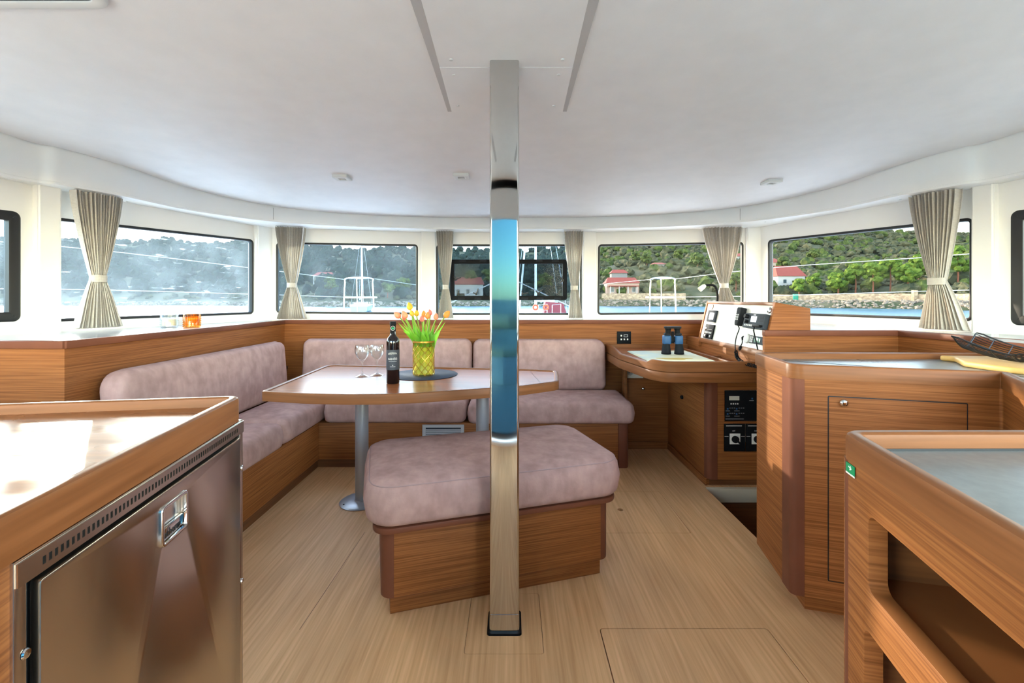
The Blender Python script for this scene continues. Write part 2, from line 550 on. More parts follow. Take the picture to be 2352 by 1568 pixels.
# ---- floor with let-in hatches and the stair well to starboard
WELL = rect(1.16, 1.96, 2.1, 2.74)
H1 = rpoly([at_z(1376, 1442, 0), (0.13, 1.02), (0.47, 1.02), at_z(1762, 1442, 0)], 0.012)
h1a = at_z(1376, 1442, 0); h1b = at_z(1762, 1442, 0)
H1 = rpoly([(h1a.x, h1a.y), (h1a.x, 0.95), (h1b.x, 0.95), (h1b.x, h1b.y)], 0.014)
h2a = at_z(1340, 1128, 0); h2b = at_z(1518, 1128, 0); h2c = at_z(1588, 1224, 0)
H2 = rpoly([(h2a.x, h2a.y), (h2a.x, h2c.y), (h2c.x, h2c.y), (h2c.x, h2a.y)], 0.01)
h3 = at_z(1065, 1502, 0); h3b = at_z(1250, 1502, 0)
H3 = rpoly([(h3.x, h3.y), (h3b.x, h3.y), (h3b.x, 1.75), (h3.x, 1.75)], 0.01)
fl = plate([(-2.6, -0.45), (2.3, -0.45), (2.3, 3.75), (-2.6, 3.75)], [WELL, H1, H2, H3], 0.03, name='floor')
floor = ob('floor', fl, FLOOR, kind='structure', label='pale oak laminate cabin floor with let-in hatches')
for h, g in ((H1, 0.0036), (H2, 0.0026), (H3, 0.0013)):
    o = inset(ccw(h), g)
    if h is H2:
        c = at_z(1425, 1170, 0)
        hole = [(c.x + 0.016 * math.cos(a * PI / 8), c.y + 0.016 * math.sin(a * PI / 8)) for a in range(16)]
        ob('floor_hatch', plate(o, [hole], 0.028), FLOOR, floor)
    elif h is H3:
        ph = rpoly(rect(-0.085, 1.53, 0.033, 1.655), 0.01)
        ob('floor_hatch', plate(o, [ph], 0.028), FLOOR, floor)
    else:
        ob('floor_hatch', plate(o, [], 0.028), FLOOR, floor)
ob('sub_floor', box((-2.6, -0.45, -0.07), (1.16, 3.75, -0.035)), GAP, floor)
# faint board seams
bm = bmesh.new()
for pa, pb in (((838, 1222), (688, 1446)), ((1006, 1640), (1064, 1640))):
    a = at_z(*pa, 0); b = at_z(*pb, 0)
    d = (b - a).normalized(); n = Vector((-d.y, d.x, 0)) * 0.0008
    vs = [bm.verts.new((p.x, p.y, 0.0006)) for p in (a + n, a - n, b - n, b + n)]
    bm.faces.new(vs)
ob('floor_seam', bm2me(bm, 'seam'), GAP, floor)

# ---- stair well
wl = thing('stair_well', (1.6, 2.35, -0.9), None, None, kind='structure')
wl['label'] = 'dark wooden stair well going down between chart table and galley'
ob('well_wall', box((1.16, 2.74, -0.9), (2.1, 2.77, -0.06)), WOODD, wl)
ob('well_wall', box((1.13, 1.96, -0.9), (1.16, 2.74, -0.035)), WOODD, wl)
ob('well_wall', box((2.1, 1.96, -0.9), (2.13, 2.74, 0.9)), WOODD, wl)
ob('well_nosing', box((1.165, 2.715, -0.085), (2.1, 2.775, -0.001), 0.006), BEIGE, wl)
ob('stair_tread', box((1.16, 1.97, -0.34), (1.42, 2.40, -0.30), 0.006), FLOOR, wl)
ob('stair_tread', box((1.42, 1.97, -0.62), (1.70, 2.73, -0.58), 0.006), FLOOR, wl)
ob('well_bottom', box((1.12, 1.94, -0.94), (2.14, 2.78, -0.9)), WOODD, wl)
ob('well_wall', box((1.16, 1.93, -0.9), (2.1, 1.96, -0.035)), WOODD, wl)
ob('stair_tread', box((1.70, 1.97, -0.9), (2.1, 2.73, -0.86), 0.006), FLOOR, wl)

# ---- window walls: seven upright facets
V = [(-2.55, -0.45), (-2.52, 1.2), (-2.345, 2.27), (-1.936, 3.58), (-0.714, 3.828), (0.664, 3.828), (1.92, 3.58), (2.35, 2.27), (2.52, 1.2), (2.55, -0.45)]
PITW = {}
FAC = []          # (p0, along, inward normal, length)
for a, b in zip(V[:-1], V[1:]):
    A = Vector((a[0], a[1], 0)); B = Vector((b[0], b[1], 0))
    d = (B - A).normalized()
    FAC.append((A, d, Vector((d.y, -d.x, 0)), (B - A).length))

def loc(f, px, py, off=0.0):
    A, d, n, L = FAC[f]
    p = hit(px, py, A + n * off, n)
    return ((p - A).dot(d), p.z)

CLEAN = pane_mat('window_glass_clean', (204, 205, 206), 0.001, 0.0, 0.05)
HAZY = pane_mat('window_glass_salty', (194, 204, 212), 0.026, 0.14, 0.0)
MIDG = pane_mat('window_glass_air_haze', (194, 204, 212), 0.012, 0.0, 0.0)  # bluish scatter stands in for air haze over the port hills
SIDEG = pane_mat('window_glass_side', (194, 204, 212), 0.026, 0.1, 0.0)
wins = [
    (1, [None, (47, 487), (47, 738), None], SIDEG, 'window_1', 'wall_port_aft'),
    (2, [(118, 498), (582, 550), (582, 721), (118, 739)], HAZY, 'window_2', 'wall_port'),
    (3, [(634, 556), (960, 561), (960, 722), (634, 719)], MIDG, 'window_3', 'wall_front_port'),
    (4, [(1002, 561), (1336, 561), (1336, 723), (1002, 723)], pane_mat('window_glass_front', (194, 204, 212), 0.002, 0.0, 0.05), 'window_4', 'wall_front'),
    (5, [(1374, 561), (1708, 555), (1708, 720), (1372, 723)], CLEAN, 'window_5', 'wall_front_starboard'),
    (6, [(1764, 551), (2236, 499), (2236, 738), (1764, 721)], CLEAN, 'window_6', 'wall_starboard'),
    (7, [(2322, 485), None, None, (2322, 746)], CLEAN, 'window_7', 'wall_starboard_aft'),
]
WLAB = {'window_1': 'aft port side window in thick black rubber frame', 'window_2': 'long salt-streaked port window in black frame',
        'window_3': 'port front window showing the moored sailing yacht', 'window_4': 'centre front window with small opening hatch',
        'window_5': 'starboard front window beside chart table', 'window_6': 'long clear starboard window above galley', 'window_7': 'aft starboard side window in thick black frame'}
for f, q, gm, wn_, wall in wins:
    A, d, n, L = FAC[f]
    c = []
    for p in q:
        c.append(None if p is None else loc(f, *p))
    if c[0] is None:
        c[0] = (c[1][0] - 0.85, c[1][1] - 0.03); c[3] = (c[2][0] - 0.85, c[2][1] + 0.01)
    if c[1] is None:
        c[1] = (c[0][0] + 0.85, c[0][1] - 0.03); c[2] = (c[3][0] + 0.85, c[3][1] + 0.01)
    hole = ccw(rpoly(c, 0.03, 7))
    M = frame(A, d, (0, 0, 1))      # local z = d x up = inward? checked below
    zin = M.to_3x3() @ Vector((0, 0, 1))
    s = 1 if zin.dot(n) > 0 else -1
    M2 = M if s > 0 else M @ Matrix.Diagonal((1, 1, -1, 1))
    w = ob(wall, plate(rect(0, -0.03, L, 1.80), [hole], 0.05, M2), WALL, kind='structure', label='white cabin wall facet around ' + WLAB[wn_].split(' in ')[0].split(' showing')[0].split(' with')[0])
    fw = 0.016 if f in (2, 3, 4, 5, 6) else 0.045
    fr = ob(wn_, ring_prism(hole, inset(hole, fw), -0.03, 0.004, M2, bev=0.003), BLACK, kind='structure', label=WLAB[wn_])
    pin = inset(hole, fw * 0.6)
    ob('window_pane', plate(pin, [], 0.004, M2 @ Matrix.Translation((0, 0, -0.018))), gm, fr)
    bpy.context.view_layer.update()
for f, nm in ((0, 'wall_port_door_end'), (8, 'wall_starboard_door_end')):
    A, d, n, L = FAC[f]
    M = frame(A, d, (0, 0, 1))
    ob(nm, plate(rect(0, 0, L, 2.1), [], 0.05, M), WALL, kind='structure', label='plain white cabin side wall next to the aft door')
# aft bulkhead with the open door behind the viewer
ob('wall_aft', plate([(-2.6, 0), (2.6, 0), (2.6, 2.2), (-2.6, 2.2)], [rpoly(rect(-1.5, 0.02, 1.5, 1.98), 0.05), rpoly(rect(-2.4, 0.95, -1.62, 1.85), 0.05), rpoly(rect(1.62, 0.95, 2.4, 1.85), 0.05)],
                        0.05, frame((0, -0.45, 0), (1, 0, 0), (0, 0, 1))), WALL, kind='structure', label='white aft bulkhead with open sliding door and side openings')

# one blue-tinted glass leaf of the sliding door stands in the middle of the opening
DOORG = pane_mat('blue_tinted_glass', (92, 122, 136), 0, 0, 0.5)
dl = thing('door_1', (0, -0.5, 0.0), None, None, kind='structure')
dl['label'] = 'blue-tinted glass leaf of the aft sliding door'
Md_ = frame((0, -0.51, 0), (1, 0, 0), (0, 0, 1))
do_ = ccw(rpoly(rect(-0.64, 0.02, 0.58, 1.98), 0.02)); 
ob('door_frame', ring_prism(do_, inset(do_, 0.045), -0.015, 0.015, Md_), GREYP, dl)
ob('door_pane', plate(inset(do_, 0.04), [], 0.006, Md_), DOORG, dl)
# pillars between the windows
for i, (f, x0, x1, pd) in enumerate(((2, 88, 143, 0.05), (2, 592, 633, 0.04), (3, 966, 1001, 0.04), (4, 1339, 1370, 0.04), (5, 1716, 1753, 0.04), (6, 2229, 2282, 0.05))):
    A, d, n, L = FAC[f]
    p0 = hit(x0, 600, A + n * pd, n); p1 = hit(x1, 600, A + n * pd, n)
    dd = (p1 - p0); dd.z = 0; ln = dd.length; dd.normalize()
    M = frame(Vector((p0.x, p0.y, 0)) - n * (pd + 0.03), dd, -n)
    z0 = LEDGE_Z - 0.01
    pr = [(0.0, 0), (ln, 0), (ln, pd + 0.03), (0, pd + 0.03)]
    m3 = frame(Vector((p0.x, p0.y, 0)), dd, (0, 0, 1))
    body = prism(rpoly([(0, 0), (ln, 0), (ln, 1), (0, 1)], 0), 0, 1)
    bm = bmesh.new()
    sgn = 1 if (m3.to_3x3() @ Vector((0, 0, 1))).dot(n) > 0 else -1
    add_box(bm, (0, z0, -sgn * (pd + 0.03)), (ln, LIP_Z + 0.03, 0))
    bmesh.ops.bevel(bm, geom=[e for e in bm.edges if abs(e.verts[0].co.y - e.verts[1].co.y) > 0.1], offset=0.008, segments=3, affect='EDGES')
    bm.transform(m3)
    ob('trim_%d' % (i + 1), bm2me(bm, 'pillar'), WALL, kind='structure', label='white upright pillar between two cabin windows')

# ---- cornice, curved in plan
lip_px = [(0, 404), (140, 427), (277, 451), (446, 486), (628, 510), (800, 521), (980, 526), (1165, 527)]
inner = [at_z(x, y, LIP_Z) for x, y in lip_px]
cl = -0.011
left = [Vector((-2.40, -0.44, 0)), Vector((-2.40, 1.0, 0))] + [Vector((p.x, p.y, 0)) for p in inner]
full = left + [Vector((2 * cl - p.x, p.y, 0)) for p in left[-2::-1]]
path = smooth_path(full, 10)
def wall_out(p):
    """point of the window wall outside the cornice point p, seen from the cabin centre"""
    o = Vector((cl, 1.2, 0)); r = (p - o)
    best = None
    for A, d, n, L in FAC:
        dn = r.dot(n)
        if abs(dn) < 1e-6: continue
        t = (A - o).dot(n) / dn
        q = o + r * t
        s = (q - A).dot(d)
        if t > 0 and -0.02 <= s <= L + 0.02 and (best is None or t < best[0]): best = (t, q)
    return best[1] if best else p * 1.05
bm = bmesh.new()
rows = []
lip_in = []
for p in path:
    q = wall_out(p); dr = (p - q); dr.normalize()
    zc = ceil_z(p.x, p.y)
    pi = p
    prof = [q + Vector((0, 0, LIP_Z)), pi - dr * 0.012 + Vector((0, 0, LIP_Z)), pi + Vector((0, 0, LIP_Z + 0.004)), pi + Vector((0, 0, LIP_Z + 0.016)),
            pi - dr * 0.004 + Vector((0, 0, LIP_Z + 0.018)), pi - dr * 0.006 + Vector((0, 0, zc + 0.02)), q + Vector((0, 0, zc + 0.03))]
    rows.append([bm.verts.new(v) for v in prof])
for a, b in zip(rows[:-1], rows[1:]):
    for j in range(len(a) - 1):
        bm.faces.new((a[j], b[j], b[j + 1], a[j + 1]))
cor = ob('trim_7', bm2me(bm, 'cornice', ang=30), WALL, kind='structure', label='curved white cornice running round above the windows')
for u in (627, 1707):
    k = min(range(len(path)), key=lambda i: abs((path[i].x / path[i].y if path[i].y > 0.5 else 9) - (u - CX) / FPX))
    p = path[k]; q = wall_out(p); dr = (p - q).normalized(); t = Vector((dr.y, -dr.x, 0))
    M = frame(p - dr * 0.004 + Vector((0, 0, LIP_Z + 0.02)), t, (0, 0, 1))
    ob('cornice_joint', box((-0.0012, 0, -0.004), (0.0012, 0.085, 0.0012), 0, M), CEILT, cor)
# little curtain studs under the cornice lip
for u, y in ((292, 462), (661, 520), (914, 529), (1682, 519), (1758, 509), (2068, 458)):
    p = at_z(u, y, LIP_Z)
    ob('curtain_stud', lathe([(0, -0.004), (0.005, -0.003), (0.006, 0.001)], 10, Matrix.Translation(p)), WHT, cor)

# ---- ceiling
bm = bmesh.new()
half = [p for p in path]
nl = len(path) // 2
L_ = path[:nl + 1]; R_ = path[::-1][:nl + 1]
rows = []
NX = 24
for a, b in zip(L_, R_):
    row = []
    for j in range(NX + 1):
        t = j / NX
        p = a.lerp(b, t)
        sag = 1.0
        row.append(bm.verts.new((p.x, p.y, ceil_z(p.x, p.y))))
    rows.append(row)
for a, b in zip(rows[:-1], rows[1:]):
    for j in range(NX):
        try: bm.faces.new((a[j], a[j + 1], b[j + 1], b[j]))
        except ValueError: pass
geo = bmesh.ops.extrude_face_region(bm, geom=list(bm.faces))
for v in geo['geom']:
    if isinstance(v, bmesh.types.BMVert): v.co.z += 0.05
ceiling = ob('ceiling', bm2me(bm, 'ceiling', ang=40), CEIL, kind='structure', label='pale vinyl cabin ceiling with gentle camber')
# outer roof deck so that no sky leaks in above the cornice
ob('roof_deck', prism([(v[0] * 1.03, v[1] + (0.06 if v[1] > 0 else 0)) for v in V][::-1], 2.13, 2.18), HULLW, kind='structure', label='white coachroof above the cabin')
ro = ccw([(v[0] * 1.03, v[1] + (0.06 if v[1] > 0 else 0)) for v in V])
ob('roof_side', ring_prism(ro, inset(ro, 0.05), 1.75, 2.13), HULLW, kind='structure', label='white outer edge of the coachroof')

# dropped panel in the middle of the ceiling, with screws and grey strips coloured as shaded recess sides
pan = thing('ceiling_panel', (0, 1.2, 1.95), None, None, kind='structure')
pan['label'] = 'screwed ceiling panel around the steel post'
def strip(x0, x1, y0, y1, dz0, dz1, n=14):
    bm = bmesh.new(); rows = []
    for i in range(n + 1):
        y = y0 + (y1 - y0) * i / n
        a = x0[0] + (x0[1] - x0[0]) * i / n; b = x1[0] + (x1[1] - x1[0]) * i / n
        rows.append([bm.verts.new((a, y, ceil_z(a, y) + dz1)), bm.verts.new((a, y, ceil_z(a, y) - dz0)), bm.verts.new((b, y, ceil_z(b, y) - dz0)), bm.verts.new((b, y, ceil_z(b, y) + dz1))])
    for a, b in zip(rows[:-1], rows[1:]):
        for j in range(3): bm.faces.new((a[j], b[j], b[j + 1], a[j + 1]))
    bm.faces.new(rows[0]); bm.faces.new(rows[-1][::-1])
    return bm2me(bm, 'strip')
pl, pr_ = -0.252, 0.212
ob('panel_board', strip((pl, pl), (pr_, pr_), 0.2, 1.90, 0.006, 0.01), CEIL, pan)
ob('panel_board', strip((pl, pl), (pr_, pr_), 1.585, 1.905, 0.0075, 0.01), CEIL, pan)
ob('recess_shade_strip', strip((pl - 0.052, pl - 0.016), (pl, pl), 0.2, 1.90, 0.0065, 0.01), CEILT, pan)  # flat grey strip, its colour stands in for a shaded recess wall
ob('recess_shade_strip', strip((pr_, pr_), (pr_ + 0.052, pr_ + 0.016), 0.2, 1.90, 0.0065, 0.01), CEILT, pan)
for px, py in ((1036, 140), (1042, 174), (1052, 237), (1292, 140), (1283, 174), (1272, 237)):
    d = 1.85 if py > 200 else (1.63 if py > 160 else 1.54)
    x = (px - CX) * d / FPX
    ob('panel_screw', lathe([(0, -0.004), (0.006, -0.003), (0.007, 0.002)], 12, Matrix.Translation((x, d, ceil_z(x, d) - 0.0075))), WHT, pan)

# ---- ledges (window shelves) and wooden lining below
def shelf(name, outer, label):
    return ob(name, prism(ccw(outer), LEDGE_Z - 0.012, LEDGE_Z), mat_shelf, kind='structure', label=label)
mat_shelf = mat('grey_shelf_laminate', (150, 152, 156), 0.16)
shelf('trim_8', [(-2.50, 1.84), (-1.80, 1.84), (-1.80, 3.62), (-1.93, 3.60), (-2.36, 2.28), (-2.46, 1.84)], 'glossy port window shelf above the settee')
shelf('trim_9', [(-1.93, 3.60), (-1.80, 3.60), (1.54, 3.60), (1.60, 3.65), (0.66, 3.84), (-0.71, 3.84)], 'narrow front window shelf')
shelf('trim_10', [(1.60, 2.46), (2.09, 2.46), (2.40, 2.2), (2.38, 2.3), (1.94, 3.6), (1.60, 3.65), (1.54, 3.6)], 'starboard window shelf behind the galley')
shelf('trim_11', [(2.09, 1.0), (2.56, 1.0), (2.36, 2.25), (2.09, 2.46)], 'starboard shelf along the side wall')
def lining(name, a, b, z0, z1, label, th=0.02, strip_=True, mt=None):
    a = Vector((a[0], a[1], 0)); b = Vector((b[0], b[1], 0))
    d = (b - a).normalized(); M = frame(a, d, (0, 0, 1)); L = (b - a).length
    o = ob(name, plate(rect(0, z0, L, z1), [], th, M), mt or WOOD, kind='structure', label=label)
    if strip_:
        ob('ledge_edge', box((-0.004, STRIP_Z, -th), (L + 0.004, LEDGE_Z + 0.001, 0.012), 0.004, M), MAHO, o)
    return o
# (a to b so that local z points into the cabin)
lining('wall_lining_port', (-1.80, 1.83), (-1.80, 3.60), 0.25, STRIP_Z, 'teak lining and brown ledge edge along port settee')
lining('wall_lining_port_end', (-2.46, 1.86), (-1.80, 1.83), 0.0, STRIP_Z, 'teak end panel of the port window shelf')
lining('wall_lining_front', (-1.80, 3.60), (1.54, 3.60), 0.25, STRIP_Z, 'teak lining and brown ledge edge along the front')
lining('wall_lining_galley', (1.36, 2.45), (2.08, 2.45), 0.60, STRIP_Z, 'teak lining behind the galley worktop')
lining('wall_lining_starboard', (2.08, 2.45), (2.14, 1.2), 0.60, STRIP_Z, 'teak lining along the starboard side')

# ---- hatch frame in the ceiling, port side
hp = at_d(268, 26, 1.26)
ho = rpoly(rect(-2.05, 0.72, hp.x, 1.265), 0.05, 6)
hz = ceil_z(-1.3, 1.2)
hf = thing('trim_12', (-1.6, 1.0, hz), None, None, kind='structure')
hf['label'] = 'white roof hatch surround in the ceiling'
Mh = Matrix.Translation((0, 0, hz - 0.012)) @ Matrix.Diagonal((1, 1, -1, 1))
ho = ccw(ho)
ob('hatch_frame', ring_prism(ho, inset(ho, 0.035), -0.03, 0.006, Mh, bev=0.008), WHT, hf)
ob('hatch_blind', plate(inset(ho, 0.033), [], 0.006, Matrix.Translation((0, 0, hz - 0.006))), GREYP, hf)

# ---- recessed ceiling spotlights
for px, py, lab in ((786, 406, 'square white ceiling spot over the settee table'), (1060, 403, 'square white ceiling spot next to the steel post'), (1772, 416, 'square white ceiling spot over the chart table')):
    d = 2.6
    for _ in range(12):
        x = (px - CX) * d / FPX
        d = (ceil_z(x, d) - EYE) * FPX / (CY - py)
    x = (px - CX) * d / FPX
    z = ceil_z(x, d)
    t = thing('ceiling_spotlight', (x, d, z), lab, 'light', 'ceiling spotlights')
    T = Matrix.Translation((x, d, z))
    o4 = ccw(rpoly(rect(-0.045, -0.045, 0.045, 0.045), 0.004, 3)); i4 = ccw(rpoly(rect(-0.02, -0.02, 0.02, 0.02), 0.002, 3))
    ob('bezel', ring_prism(o4, i4, -0.004, 0.016, T @ Matrix.Diagonal((1, 1, -1, 1)), bev=0.003), WHT, t)
    ob('lens', box((-0.021, -0.021, -0.005), (0.021, 0.021, 0.002), 0.001, T), GREYL, t)

# ---- steel compression post
pf = 1.544
t = thing('steel_post', (-0.026, pf + 0.05, 0), 'mirror-polished square steel post from floor to ceiling', 'post')
po = rpoly(rect(-0.076, pf, 0.024, pf + 0.1), 0.007, 4)
ob('post_tube', prism(po, -0.02, 1.958), STEEL, t)
pc = ccw(rpoly(rect(-0.084, pf - 0.008, 0.032, pf + 0.108), 0.012, 4)); pi_ = ccw(rpoly(rect(-0.0755, pf + 0.0005, 0.0235, pf + 0.0995), 0.008, 4))
ob('base_gasket', ring_prism(pc, pi_, -0.004, 0.003), BLACK, t)
ob('base_sleeve', ring_prism(ccw(rpoly(rect(-0.0768, pf - 0.0008, 0.0248, pf + 0.1008), 0.008, 4)), ccw(po), 0.0, 0.062), STEEL, t)

# ================================================================== FURNITURE
# ---- settee base, L-shaped
t = thing('settee_base', (-0.3, 3.1, 0), 'L-shaped teak settee base with kick board under the mauve cushions', 'settee')
SB = rpoly([(-1.80, 1.45), (-1.295, 1.45), (-1.295, 3.05), (0.775, 3.05), (0.775, 3.58), (-1.80, 3.58)], [0, 0, 0.0, 0.03, 0.0, 0])
ob('seat_box', prism(SB, 0.055, 0.302, 0.003), WOOD, t)
ob('kick_board', prism(inset(ccw(SB), 0.012), 0.0, 0.056), WOODD, t)
ob('corner_post', prism(rpoly(rect(0.712, 3.041, 0.782, 3.10), [0.0, 0.035, 0.0, 0.0], 6), 0.0, 0.303, 0.002), MAHO, t)
# air grille under the seat
g0 = at_d(970, 975, 3.045); g1 = at_d(1066, 1018, 3.045)
t = thing('air_grille', (0.5 * (g0.x + g1.x), 3.05, g1.z), 'light grey slatted air grille in the settee base', 'grille')
M = frame((0, 3.0492, 0), (1, 0, 0), (0, 0, 1))
go = ccw(rect(g0.x, g1.z - 0.05, g1.x, g0.z)); gi = ccw(rect(g0.x + 0.022, g1.z - 0.03, g1.x - 0.022, g0.z - 0.02))
ob('grille_frame', ring_prism(go, gi, 0, 0.008, M, bev=0.002), GREYL, t)
ob('grille_back', plate(gi, [], 0.002, M @ Matrix.Translation((0, 0, 0.001))), GREYP, t)
k = 0
z = gi[0][1] + 0.01
while z < g0.z - 0.028:
    Ms = frame((0, 3.047, z), (1, 0, 0), (0, -0.6, -0.8))
    ob('slat', box((g0.x + 0.022, -0.007, 0), (g1.x - 0.022, 0.007, 0.0015), 0, Ms), GREYL, t)
    z += 0.0125

# ---- settee cushions, each one loose
def seat(x0, y0, x1, y1, lab, r=0.045, rad=0.05, z0=0.303, z1=0.447):
    o = densify(rpoly(rect(x0, y0, x1, y1), rad, 5), 0.06)
    return ob('seat_cushion', pillow(o, z0, z1, r, 0.012), SUEDE, None, lab, 'cushion', 'mauve settee seat cushions')
seat(-1.66, 1.46, -1.265, 2.545, 'mauve suede seat cushion on the port settee, end nearer the fridge')
seat(-1.66, 2.561, -1.272, 3.46, 'mauve suede seat cushion in the corner of the settee')
seat(-1.256, 3.01, -0.309, 3.46, 'mauve suede seat cushion on the front settee under the table')
seat(-0.293, 2.985, 0.812, 3.46, 'mauve suede seat cushion on the front settee next to the chart table')
def back(origin, along, lean, L, h, th, lab, rad):
    up = Vector((0, 0, 1)); al = Vector(along)
    inn = al.cross(up)
    ya = (up - inn * lean).normalized()
    M = frame(origin, al, ya)
    o = densify(rpoly(rect(0, 0, L, h), rad, 6), 0.06)
    return ob('back_cushion', pillow(o, 0.0, th, 0.042, 0.014, M), SUEDE, None, lab, 'cushion', 'mauve settee back cushions')
back((-1.745, 1.93, 0.43), (0, 1, 0), 0.08, 1.42, 0.385, 0.115, 'mauve suede back cushion along the port settee', [0.05, 0.05, 0.055, 0.08])
back((-1.60, 3.54, 0.43), (1, 0, 0), 0.10, 1.287, 0.385, 0.115, 'long mauve suede back cushion below the front window ledge, corner end', [0.05, 0.05, 0.055, 0.05])
back((-0.296, 3.54, 0.43), (1, 0, 0), 0.10, 1.01, 0.382, 0.115, 'mauve suede back cushion beside the chart table', [0.05, 0.05, 0.075, 0.055])

# ---- dining table
TZ = 0.72
t = thing('dining_table', (-0.5, 2.4, 0), 'glossy teak dining table with bowed front edge on two metal columns', 'table')
tp = [(598, 899), (700, 905), (800, 907), (880, 906.5), (960, 903.5), (1050, 897.5), (1130, 892), (1200, 887)]
fr = [at_z(x, y, TZ) for x, y in tp]
to = [(p.x, p.y) for p in fr] + [(0.235, 2.27), (0.262, 2.62), (0.1, 2.665), (-1.155, 2.85)]
to = rpoly(to, [0.03, 0.3, 0.3, 0.3, 0.3, 0.3, 0.3, 0.2, 0.09, 0.05, 0.3, 0.06], 6)
to = ccw(to)
ti = inset(to, 0.022)
ob('table_board', prism(ti, TZ - 0.04, TZ - 0.004), WOODT, t)
ob('table_edge', ring_prism(to, ti, TZ - 0.042, TZ + 0.002, bev=0.006), EDGE, t)
bm = bmesh.new()
for (x0, x1, y) in ((0.02, 0.0, 0),):
    a = at_z(1213, 846, TZ); b = at_z(1250, 886, TZ)
    d = (b - a).normalized(); n = Vector((-d.y, d.x, 0)) * 0.0008
    bm.faces.new([bm.verts.new((p.x, p.y, TZ - 0.0036)) for p in (a + n, a - n, b - n, b + n)])
ob('leaf_seam', bm2me(bm, 'seam'), GAP, t)
for x, y in ((-0.84, 2.545), (-0.165, 2.545)):
    T = Matrix.Translation((x, y, 0))
    lg = ob('table_column', lathe([(0.036, 0.008), (0.036, TZ - 0.042)], 28, T), ALUP, t)
    ob('base_plate', lathe([(0, 0.0), (0.118, 0.0), (0.12, 0.004), (0.112, 0.009), (0.04, 0.012), (0.036, 0.016), (0, 0.016)], 36, T), ALUP, lg)
    for a in (0.6, 2.2, 3.8, 5.4):
        ob('base_screw', lathe([(0, 0.004), (0.004, 0.003), (0.005, 0.0)], 8, Matrix.Translation((x + 0.1 * math.cos(a), y + 0.1 * math.sin(a), 0.0095))), GREYP, lg)

# ---- ottoman on its teak box, turned towards the post
oa = at_z(896, 1410, 0); obq = at_z(1378, 1316, 0)
du = (obq - oa).normalized(); dv = Vector((-du.y, du.x, 0)); W = (obq - oa).length
Mo = frame((oa.x, oa.y, 0), du, dv)
t = thing('ottoman', oa + du * W / 2 + dv * 0.2, 'loose bench stool with mauve suede pad on a teak box', 'ottoman')
ob('plinth', prism(rect(0, 0, W, 0.40), 0.0, 0.075, 0.002, Mo), WOOD, t)
bx = rpoly(rect(-0.035, -0.03, W + 0.035, 0.44), 0.045, 6)
body = ob('stool_box', prism(rpoly(rect(-0.032, -0.027, W + 0.032, 0.437), 0.045, 6), 0.072, 0.312, 0.0, Mo), MAHO, t)
ob('front_panel', box((0.012, -0.0290, 0.074), (W - 0.012, -0.02, 0.311), 0.001, Mo), WOOD, body)
ob('stool_lid', prism(rpoly(rect(-0.06, -0.055, W + 0.06, 0.465), 0.06, 6), 0.311, 0.333, 0.006, Mo), MAHO, t)
co = densify(rpoly(rect(-0.085, -0.075, W + 0.085, 0.50), 0.105, 8), 0.05)
cu = ob('pad', pillow(co, 0.334, 0.492, 0.045, 0.016, Mo, waist=0.008), SUEDE, t)
so_ = inset(ccw(co), 0.013)
ob('pad_seam', tube([(p[0], p[1], 0.4795) for p in so_], 0.0022, 5, True, Mo), PIPE, cu)

# ---- fridge counter to port
LA = Vector((-0.648, 1.097, 0)); lu = Vector((0.167, -0.986, 0)).normalized(); ln_ = Vector((0.986, 0.167, 0)).normalized()
CZ = 0.902
Mc = frame(LA, lu, -ln_)           # local x towards the viewer, y into the counter; z down -> flip
Mc = Mc @ Matrix.Diagonal((1, 1, -1, 1)) if (Mc.to_3x3() @ Vector((0, 0, 1))).z < 0 else Mc
t = thing('fridge_counter', LA + lu * 0.4 - ln_ * 0.5, 'teak counter with raised edge and scratched glossy wooden top, housing the fridge', 'counter')
co = ccw(rpoly(rect(0, 0, 1.0, 1.15), [0.03, 0.02, 0, 0.02], 6))
ci = inset(co, 0.022)
ob('counter_edge', ring_prism(co, ci, CZ - 0.056, CZ, Mc, bev=0.008), EDGE, t)
ob('counter_top', prism(ci, CZ - 0.05, CZ - 0.022, 0, Mc), WOODW, t)
ob('counter_body', prism([(0.61, 0.03), (0.99, 0.03), (0.99, 1.14), (0.03, 1.14), (0.03, 0.56), (0.61, 0.56)], 0.0, CZ - 0.05, 0, Mc), WOOD, t)
Mf = frame(LA - ln_ * 0.003, lu, (0, 0, 1))
if (Mf.to_3x3() @ Vector((0, 0, 1))).dot(ln_) < 0: Mf = Mf @ Matrix.Diagonal((1, 1, -1, 1))
def fl_(px, py):
    p = hit(px, py, LA - ln_ * 0.003, ln_); return ((p - LA).dot(lu), p.z)
ob('side_panel', box((0.602, 0, -0.03), (0.99, CZ - 0.056, 0.0), 0.002, Mf), WOOD, t)
fz1 = CZ - 0.057
t = thing('fridge', LA + lu * 0.3 - ln_ * 0.25, 'brushed stainless steel front-opening fridge under the port counter', 'fridge')
fx1 = fl_(22, 1268)[0]
dx0, dx1 = fl_(545, 1010)[0], fl_(78, 1330)[0]
dz1 = fl_(300, 1177)[1]
fo = ccw(rect(0.004, 0.03, fx1, fz1))
fb = ob('fridge_frame', plate(fo, [rect(dx0 - 0.006, 0.06, dx1 + 0.014, dz1 + 0.006)] , 0.014, Mf @ Matrix.Translation((0, 0, 0.004)), 0.002), BRUSH, t)
ob('fridge_body', box((0.006, 0.0, -0.5), (fx1 - 0.002, fz1 - 0.002, -0.0105), 0, Mf), BLKP, t)
dr = ob('fridge_door', None, None)
bpy.data.objects.remove(dr)
